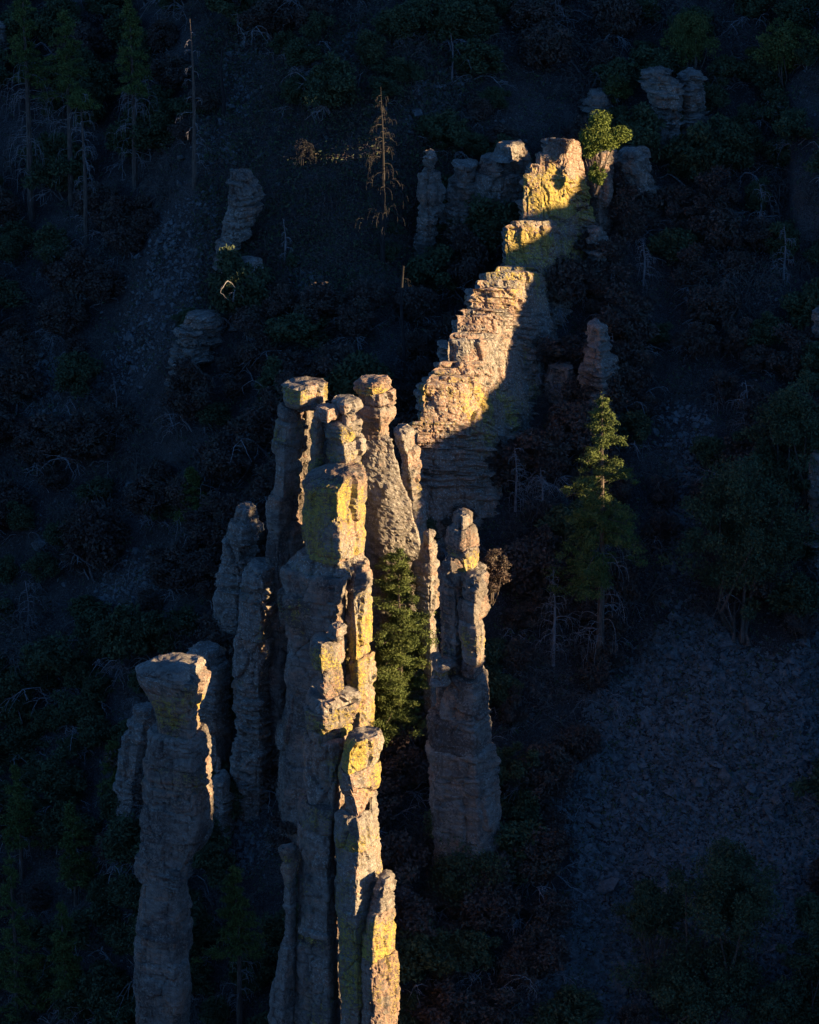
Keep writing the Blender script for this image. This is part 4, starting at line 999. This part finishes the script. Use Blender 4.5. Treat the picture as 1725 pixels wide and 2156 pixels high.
for px, pb, pt, lab, _, n, r in SN:
    b = g1(px, pb); h = at(px, pt, b[1])[2] - b[2]
    tr, br = snag(h, n, r * VH / 2156, 0.35)
    o = empty('dead_tree', b, label=lab, category='dead tree'); dm = M_DEAD if px not in (806, 640) else M_DEAD_SHADED
    link('trunk', tr.mesh('trunk', [M_DEAD_SHADED if px in (806, 640) else (M_DEAD if h < 9 else M_BARK)]), o); [link('branch', l_.mesh('branch', [dm]), o) for l_ in br]
for px, pb, pt, lab in [(848, 800, 560, 'charred bare trunk behind the crowned towers'), (470, 250, 100, 'charred trunk on the upper left slope'), (58, 1000, 890, 'burnt leaning trunk on the left slope')]:
    b = g1(px, pb); h = at(px, pt, b[1])[2] - b[2]
    s = Soup(); t = np.linspace(0, 1, 10)
    s.tube(np.stack([0.1 * np.sin(t * 7), 0 * t, t * h - 0.4 * (t == 0)], -1), 0.16 * (1 - 0.6 * t), 7)
    for k in range(5): dead_limb(s, np.array([0, 0, h * (0.3 + 0.6 * RNG.random())]), RNG.random() * 6.28, 0.7, 0, 0.02)
    o = link('charred_trunk', s.mesh('charred_trunk', [M_CHAR]), None, label=lab, category='dead tree'); o.location = b
for px, pb, sc_, lab in [(1208, 1728, 1.0, 'forked white driftwood-like branches at the scree edge'), (1275, 1480, 1.1, 'tangle of bare branches at the top edge of the scree'),
                         (1390, 2010, 0.9, 'bare dead bush under the smaller scree tree'), (1555, 2020, 0.9, 'bare dead limbs under the round-headed scree tree'),
                         (1180, 1920, 0.8, 'grey bare bush on the scree\'s near left edge'), (1100, 1960, 0.9, 'pale hanging dead bush right of the front spires'),
                         (1560, 2140, 1.2, 'dead branches sprawling along the bottom edge'), (1060, 1850, 0.7, 'small bare bush below the cracked pedestal'),
                         (1690, 2080, 1.1, 'long bare branches above the corner thicket'), (1000, 2060, 0.8, 'bare bush low in the gully right of the front spires')]:
    s = bare_bush(2.6 * sc_, 7)
    o = link('bare_bush', s.mesh('bare_bush', [M_DEAD]), None, label=lab, category='bush'); o.location = g1(px, pb)
s = bare_bush(0.9, 5)
o = link('bare_bush', s.mesh('bare_bush', [M_BARK]), None, label='tiny dry twig bush sprouting from the half-lit front spire', category='bush'); o.location = at(818, 1846, -36.2)

# ---- shrubs over the slope
KINDS = {'green_shrub': ('dark green', M_OAK), 'rusty_shrub': ('rust-brown', M_RUST), 'grey_shrub': ('grey leafless', M_GREY)}
for kname, (cw_, mat) in KINDS.items():
    for v in range(7):
        if kname == 'grey_shrub':
            s = bare_bush(1.7, 10)
            c = RNG.normal(size=(500, 3)) * np.array([0.75, 0.75, 0.45]) + np.array([0, 0, 0.85])
            s.leaves(c, 0.09, 0, asp=5)
            PROTO[(kname, v)] = [('grey_shrub', s.mesh('grey_shrub', [M_GREY]))]
        else:
            tr, cw = bushy(2.6, 2.2 + 0.5 * v / 4, 44, 9000, leaf=0.075, stem=0.0, tall=0.2, lob=0.27)
            s = cw; n0 = s.k
            tube = bare_bush(1.9, 4)
            for vv, pp, nn in zip(tube.v, tube.p, tube.n): pass
            s.v += tube.v; s.p += [p + n0 for p in tube.p]; s.n += tube.n; s.m += [m + 1 for m in tube.m]; s.c += tube.c; s.k += tube.k
            PROTO[(kname, v)] = [(kname, s.mesh(kname, [mat, M_DEAD]))]

def inside(px, py, poly):
    px = np.asarray(px, float); py = np.asarray(py, float); r = np.zeros(px.shape, bool)
    n = len(poly)
    for i in range(n):
        (x0, y0), (x1, y1) = poly[i], poly[(i + 1) % n]
        c = ((y0 > py) != (y1 > py)) & (px < (x1 - x0) * (py - y0) / (y1 - y0 + 1e-9) + x0)
        r ^= c
    return r
SCREE = [(1390, 1330), (1470, 1285), (1560, 1345), (1640, 1400), (1740, 1330), (1740, 2180), (1120, 2180), (1165, 2000), (1215, 1830), (1195, 1700), (1235, 1560), (1240, 1470), (1330, 1400)]
RUBBLE = [[(1395, 850), (1470, 840), (1500, 900), (1470, 1050), (1450, 1290), (1385, 1290), (1405, 1050)],
          [(500, 890), (600, 860), (590, 940), (520, 985), (400, 1000), (430, 950)],
          [(350, 440), (470, 400), (480, 480), (420, 640), (330, 760), (220, 850), (170, 830), (250, 700)],
          [(470, 90), (560, 60), (545, 190), (500, 270), (470, 200)], [(400, 270), (470, 250), (500, 330), (420, 370)],
          [(870, 210), (960, 90), (1000, 130), (930, 250), (880, 300), (840, 260)], [(640, 160), (740, 40), (780, 60), (700, 200), (640, 240)],
          [(200, 1220), (330, 1150), (350, 1200), (280, 1330), (210, 1330)], [(60, 800), (110, 700), (140, 800), (100, 960), (60, 930)],
          [(600, 600), (680, 560), (690, 640), (620, 690)], [(230, 1540), (330, 1460), (350, 1490), (260, 1570)], [(480, 1740), (560, 1700), (580, 1800), (500, 1850)]]
LAND = [(66, 200, 'the skirted upper left pine'), (150, 210, 'the bushy-topped pine'), (285, 190, 'the amber-topped pine'), (410, 210, 'the bare dead pole'), (182, 400, 'the thin half-dead pine'),
        (640, 300, 'the low drooping dead tree'), (806, 380, 'the tall dead conifer'), (952, 120, 'the forked dead stick'), (878, 242, 'the pale angular boulder'), (1168, 30, 'the top-edge dead tree'),
        (1300, 195, 'the loose olive shrub'), (1455, 100, 'the topmost olive tree'), (1640, 110, 'the upper right oak'), (1400, 230, 'the pale layered stack'), (1460, 230, 'the rounded layered stack'),
        (1262, 290, 'the bright juniper'), (1340, 390, 'the square-topped column'), (1535, 330, 'the spreading white dead tree'), (1355, 560, 'the fan of pale branches'), (1600, 430, 'the arched dead limbs'),
        (1650, 540, 'the right-edge dead tree'), (1265, 560, 'the small fin-side ledges'), (1150, 420, 'the fin\'s upper end'), (1060, 650, 'the fin\'s middle'), (960, 850, 'the fin\'s lower end'),
        (1060, 390, 'the broad layered cliff'), (980, 430, 'the stepped grey ledge'), (905, 440, 'the slim knob-headed pinnacle'), (510, 460, 'the leaning fang-shaped pinnacle'), (510, 610, 'the broken ledges'),
        (415, 710, 'the low pale ledge'), (600, 510, 'the small pale dead stub'), (848, 690, 'the charred trunk'), (140, 970, 'the lone pale boulder'), (58, 950, 'the burnt leaning trunk'), (245, 850, 'the lone bare dead tree'),
        (408, 1040, 'the rounded young pine'), (630, 840, 'the yellow cap block'), (590, 1050, 'the crowned tower'), (510, 1150, 'the patch-lit tower'), (545, 1350, 'the dark blocky tower'),
        (430, 1450, 'the flat-topped shaded tower'), (285, 1600, 'the cracked shoulder rock'), (360, 1600, 'the anvil-headed spire'), (245, 1640, 'the shoulder-rock pine'), (160, 1800, 'the pale-stemmed lower pine'),
        (46, 1730, 'the thin left-edge pine'), (38, 2000, 'the broad corner pine'), (142, 2060, 'the slim corner pine'), (505, 2020, 'the spindly pine'), (470, 1690, 'the dark stacked ledges'), (540, 1930, 'the gully cliff'),
        (60, 1270, 'the left-edge dead branches'), (220, 1140, 'the white dead twigs'), (605, 1950, 'the wasp-waisted pillar'), (700, 1900, 'the front spires'), (845, 1400, 'the dense conifer'),
        (975, 1300, 'the cone-headed pinnacle'), (975, 1600, 'the cracked pedestal'), (1036, 1210, 'the rust and green shrub'), (1085, 1000, 'the fin-foot dead tree'), (1165, 1300, 'the weeping dead tree'),
        (1262, 1300, 'the tall pine\'s trunk'), (1262, 1000, 'the tall pine\'s crown'), (1268, 790, 'the tapering pinnacle'), (1185, 800, 'the low dark slabs'), (1560, 1150, 'the large dark oak'), (1660, 900, 'the right-edge oak'),
        (1715, 710, 'the upper right-edge rock'), (1712, 1080, 'the lower right-edge rock'), (1430, 1050, 'the right gully rubble'), (1208, 1690, 'the forked white branches'), (1275, 1450, 'the tangle of bare branches'),
        (1530, 1900, 'the round-headed scree tree'), (1375, 1960, 'the smaller scree tree'), (1470, 2080, 'the low thicket'), (1180, 1900, 'the scree-edge grey bush'), (1100, 1940, 'the pale hanging bush'), (1000, 2050, 'the gully bare bush'),
        (1685, 1310, 'the pale grey shrub'), (1700, 2050, 'the corner thicket'), (1570, 850, 'the fallen-looking limbs')]
def zone(px, py):
    x, y, ph = min(LAND, key=lambda l: (l[0] - px) ** 2 + 0.8 * (l[1] - py) ** 2)
    dx, dy = px - x, py - y; r = math.hypot(dx, dy)
    how = ''
    if abs(dx) > 1.6 * abs(dy): return how + ('right of ' if dx > 0 else 'left of ') + ph
    if abs(dy) > 1.6 * abs(dx): return how + ('below ' if dy > 0 else 'above ') + ph
    return how + ('below ' if dy > 0 else 'above ') + 'and ' + ('right of ' if dx > 0 else 'left of ') + ph
npt = 4200
sx = RNG.uniform(-60, 1790, npt); sy = RNG.uniform(-60, 2260, npt)
bad = inside(sx, sy, SCREE)
for p in RUBBLE: bad |= inside(sx, sy, p)
G = ground(sx, sy)
SHR = []; keep = []; cnt = {'green_shrub': 0, 'rusty_shrub': 0, 'grey_shrub': 0}
ROCK_FEET = [np.array(o.location) for o in SC.objects if o.type == 'EMPTY' and o.name.startswith('rock')]
kn = fbm(G[:, 0] * 0.09, G[:, 1] * 0.09, 0 * G[:, 0], 3, 300)
dn = fbm(G[:, 0] * 0.12, G[:, 1] * 0.12, 0 * G[:, 0], 2, 310)
for i in range(npt):
    if bad[i] or dn[i] < -0.95: continue
    s = 0.6 + 0.75 * RNG.random() ** 1.5
    if any(abs(G[i, 0] - k[0]) + 0.8 * abs(G[i, 1] - k[1]) < 0.80 * (s + k[2]) for k in keep): continue
    dist_ = RIDGE_X - G[i, 0]
    if sy[i] < 60 or (sy[i] < 660 and sx[i] < 930) or (sy[i] < 340 and sx[i] < 1120):          # only low brush where the sun would skim taller crowns
        lim = np.interp(G[i, 1] - 2.4 + dist_ * math.tan(SUN_AZ), CREST_Y, CREST_Z) - dist_ * math.tan(SUN_EL) / math.cos(SUN_AZ)
        s = min(s, max(0.0, (lim - G[i, 2]) / 4.9))
        if s < 0.28: continue
    r = kn[i] + 0.35 * RNG.normal()
    kname = 'grey_shrub' if (RNG.random() < 0.2) else ('rusty_shrub' if r > 0.12 else 'green_shrub')
    if cnt[kname] >= 285: continue
    cnt[kname] += 1
    keep.append((G[i, 0], G[i, 1], s))
    zn = zone(sx[i], sy[i]); big = 'large' if s > 1.0 else ('low' if s < 0.72 else 'rounded')
    lab = {'green_shrub': f'{big} dark green shrub {zn}', 'rusty_shrub': f'{big} rust-brown shrub {zn}', 'grey_shrub': f'{big} grey leafless shrub {zn}'}[kname]
    o_ = one((kname, int(RNG.integers(7))), kname, G[i] - np.array([0, 0, 0.15]), s * 1.5, RNG.random() * 6.28, s * (1.05 + 0.6 * RNG.random()),
        label=lab, category='shrub', group=f'{KINDS[kname][0]} shrubs on the hillside')
    SHR.append((o_, sx[i], sy[i]))
by = {}
for t3 in SHR: by.setdefault(t3[0]['label'], []).append(t3)
for lab, l3 in by.items():                                    # tell look-alikes beside the same thing apart by their order
    if len(l3) == 2:
        l3.sort(key=lambda q: q[2]); l3[0][0]['label'] = lab + ', upper of two'; l3[1][0]['label'] = lab + ', lower of two'
    elif len(l3) > 2:
        l3.sort(key=lambda q: q[1])
        w = ['leftmost', 'second from left', 'third from left', 'fourth from left', 'fifth from left', 'sixth from left', 'seventh from left']
        for k, q in enumerate(l3): q[0]['label'] = lab + ', ' + ('rightmost' if k == len(l3) - 1 else w[min(k, 6)])
print('shrubs', cnt)

# ------------------------------------------------------------------ stones
def stone_mesh(seed):
    r = np.random.default_rng(seed)
    import bmesh
    bm = bmesh.new()
    for _ in range(10):
        d = r.normal(size=3); d /= np.linalg.norm(d)
        bm.verts.new(d * np.array([1.0, 0.75, 0.48]) * (0.8 + 0.3 * r.random()))
    res = bmesh.ops.convex_hull(bm, input=bm.verts)
    bmesh.ops.delete(bm, geom=[e for e in res['geom_interior'] if isinstance(e, bmesh.types.BMVert)], context='VERTS')
    bmesh.ops.triangulate(bm, faces=bm.faces)
    bm.verts.ensure_lookup_table(); bm.verts.index_update()
    v = np.array([list(q.co) for q in bm.verts]); f = np.array([[q.index for q in fc.verts] for fc in bm.faces])
    bm.free()
    return v, f
ST = [stone_mesh(s) for s in range(10)]
ST_ME = [new_mesh('stone', v, f.ravel(), np.full(len(f), 3), [M_STONE]) for v, f in ST]
SLOPE = math.atan(0.727)
def rand_rot(n):
    e = np.stack([RNG.normal(0, 0.35, n) + SLOPE * 0.8, RNG.normal(0, 0.35, n), RNG.uniform(0, 6.28, n)], -1)
    cx, sx_, cy, sy_, cz, sz_ = np.cos(e[:, 0]), np.sin(e[:, 0]), np.cos(e[:, 1]), np.sin(e[:, 1]), np.cos(e[:, 2]), np.sin(e[:, 2])
    o = np.zeros(n); l = np.ones(n)
    Rx = np.stack([l, o, o, o, cx, -sx_, o, sx_, cx], -1).reshape(n, 3, 3); Ry = np.stack([cy, o, sy_, o, l, o, -sy_, o, cy], -1).reshape(n, 3, 3)
    Rz = np.stack([cz, -sz_, o, sz_, cz, o, o, o, l], -1).reshape(n, 3, 3)
    return Rx @ Ry @ Rz
def scatter(soup, pos, size):
    R = rand_rot(len(pos)); kind = RNG.integers(0, 10, len(pos))
    for k in range(10):
        m = np.where(kind == k)[0]
        if not len(m): continue
        v, f = ST[k]
        w = np.einsum('nij,vj->nvi', R[m], v) * size[m][:, None, None] + pos[m][:, None]
        ff = (f[None] + (np.arange(len(m)) * len(v))[:, None, None]).reshape(-1, 3)
        soup.add(w.reshape(-1, 3), ff)
def in_poly_points(poly, n):
    xs = [p[0] for p in poly]; ys = [p[1] for p in poly]
    x = RNG.uniform(min(xs), max(xs), n); y = RNG.uniform(min(ys), max(ys), n)
    m = inside(x + 10 * RNG.normal(size=n), y + 14 * RNG.normal(size=n), poly)
    return ground(x[m], y[m])
P = in_poly_points(SCREE, 44000)
size = 0.108 * np.exp(RNG.normal(0.3, 0.48, len(P)))
o = np.argsort(-size); P, size = P[o], size[o]
size[:60] *= 1.25
P[:, 2] += size * 0.15
scree = empty('scree', P.mean(0), kind='structure', label='wide field of loose grey stones on the lower right slope')
off = np.array(scree.location)
from mathutils import Matrix
R300 = rand_rot(300)
for i in range(300):
    so = link('stone', ST_ME[int(RNG.integers(10))], scree)
    so.location = P[i] - off; so.scale = (size[i],) * 3; so.rotation_euler = Matrix(R300[i].tolist()).to_euler()
sp = Soup(); scatter(sp, P[300:] - off, size[300:])
link('gravel', sp.mesh('gravel', [M_STONE]), scree, kind='stuff', label='smaller loose grey stones of the scree')
sp = Soup()
for poly in RUBBLE:
    a = (max(p[0] for p in poly) - min(p[0] for p in poly)) * (max(p[1] for p in poly) - min(p[1] for p in poly))
    Q = in_poly_points(poly, int(a * 0.04)); s2 = 0.10 * np.exp(RNG.normal(0.3, 0.5, len(Q))); Q[:, 2] += s2 * 0.2
    scatter(sp, Q, s2)
Q = ground(RNG.uniform(-40, 1760, 5000), RNG.uniform(-40, 2200, 5000)); s2 = 0.07 * np.exp(RNG.normal(0.3, 0.6, len(Q)))
scatter(sp, Q, s2)
link('rubble', sp.mesh('rubble', [M_STONE]), None, kind='stuff', label='broken grey rock rubble strewn in chutes over the hillside', category='rubble')
for px, py, s, lab in [(878, 242, 0.85, 'pale angular boulder high above the slim pinnacle'), (140, 972, 0.6, 'lone pale boulder on the left slope'), (868, 268, 0.5, 'smaller boulder just below the pale angular boulder'),
                       (380, 335, 0.7, 'boulder under the amber-topped pine'), (1180, 1640, 0.45, 'upright boulder at the scree\'s left edge'), (262, 170, 0.8, 'grey boulder between the upper left pines'),
                       (1325, 1620, 0.8, 'largest slab boulder at the scree\'s upper left'), (1640, 1690, 0.8, 'long tilted slab in the scree near the right edge')]:
    v, f = ST[int(RNG.integers(10))]
    b = g1(px, py)
    me = new_mesh('boulder', v * s, f.ravel(), np.full(len(f), 3), [M_STONE])
    bo = link('boulder', me, None, label=lab, category='boulder'); bo.location = b + np.array([0, 0, 0.15 * s]); bo.rotation_euler = (0.4, 0.2, RNG.random() * 3)

# ---- undergrowth: dry grass, twigs and litter too small to count
ug = Soup()
U = ground(RNG.uniform(-60, 1790, 20000), RNG.uniform(-60, 2230, 20000))
U = np.concatenate([U, ground(RNG.uniform(420, 1000, 9000), RNG.uniform(40, 640, 9000))]); U = U[RNG.permutation(len(U))]      # thickest on the slope above the towers
for mi, k in ((0, 0), (1, 1), (2, 2)):
    u = U[k::3]
    c = np.repeat(u, 9, 0) + RNG.normal(size=(len(u) * 9, 3)) * np.array([0.34, 0.34, 0.16]) + np.array([0, 0, 0.18])
    ug.leaves(c, 0.11 * (0.6 + 0.8 * RNG.random(len(c))), mi, asp=(2.0, 2.4, 5.0)[mi])
link('undergrowth', ug.mesh('undergrowth', [M_OAK, M_RUST, M_GREY]), None, kind='stuff', label='low brush, dry grass and leaf litter over the hillside', category='undergrowth')
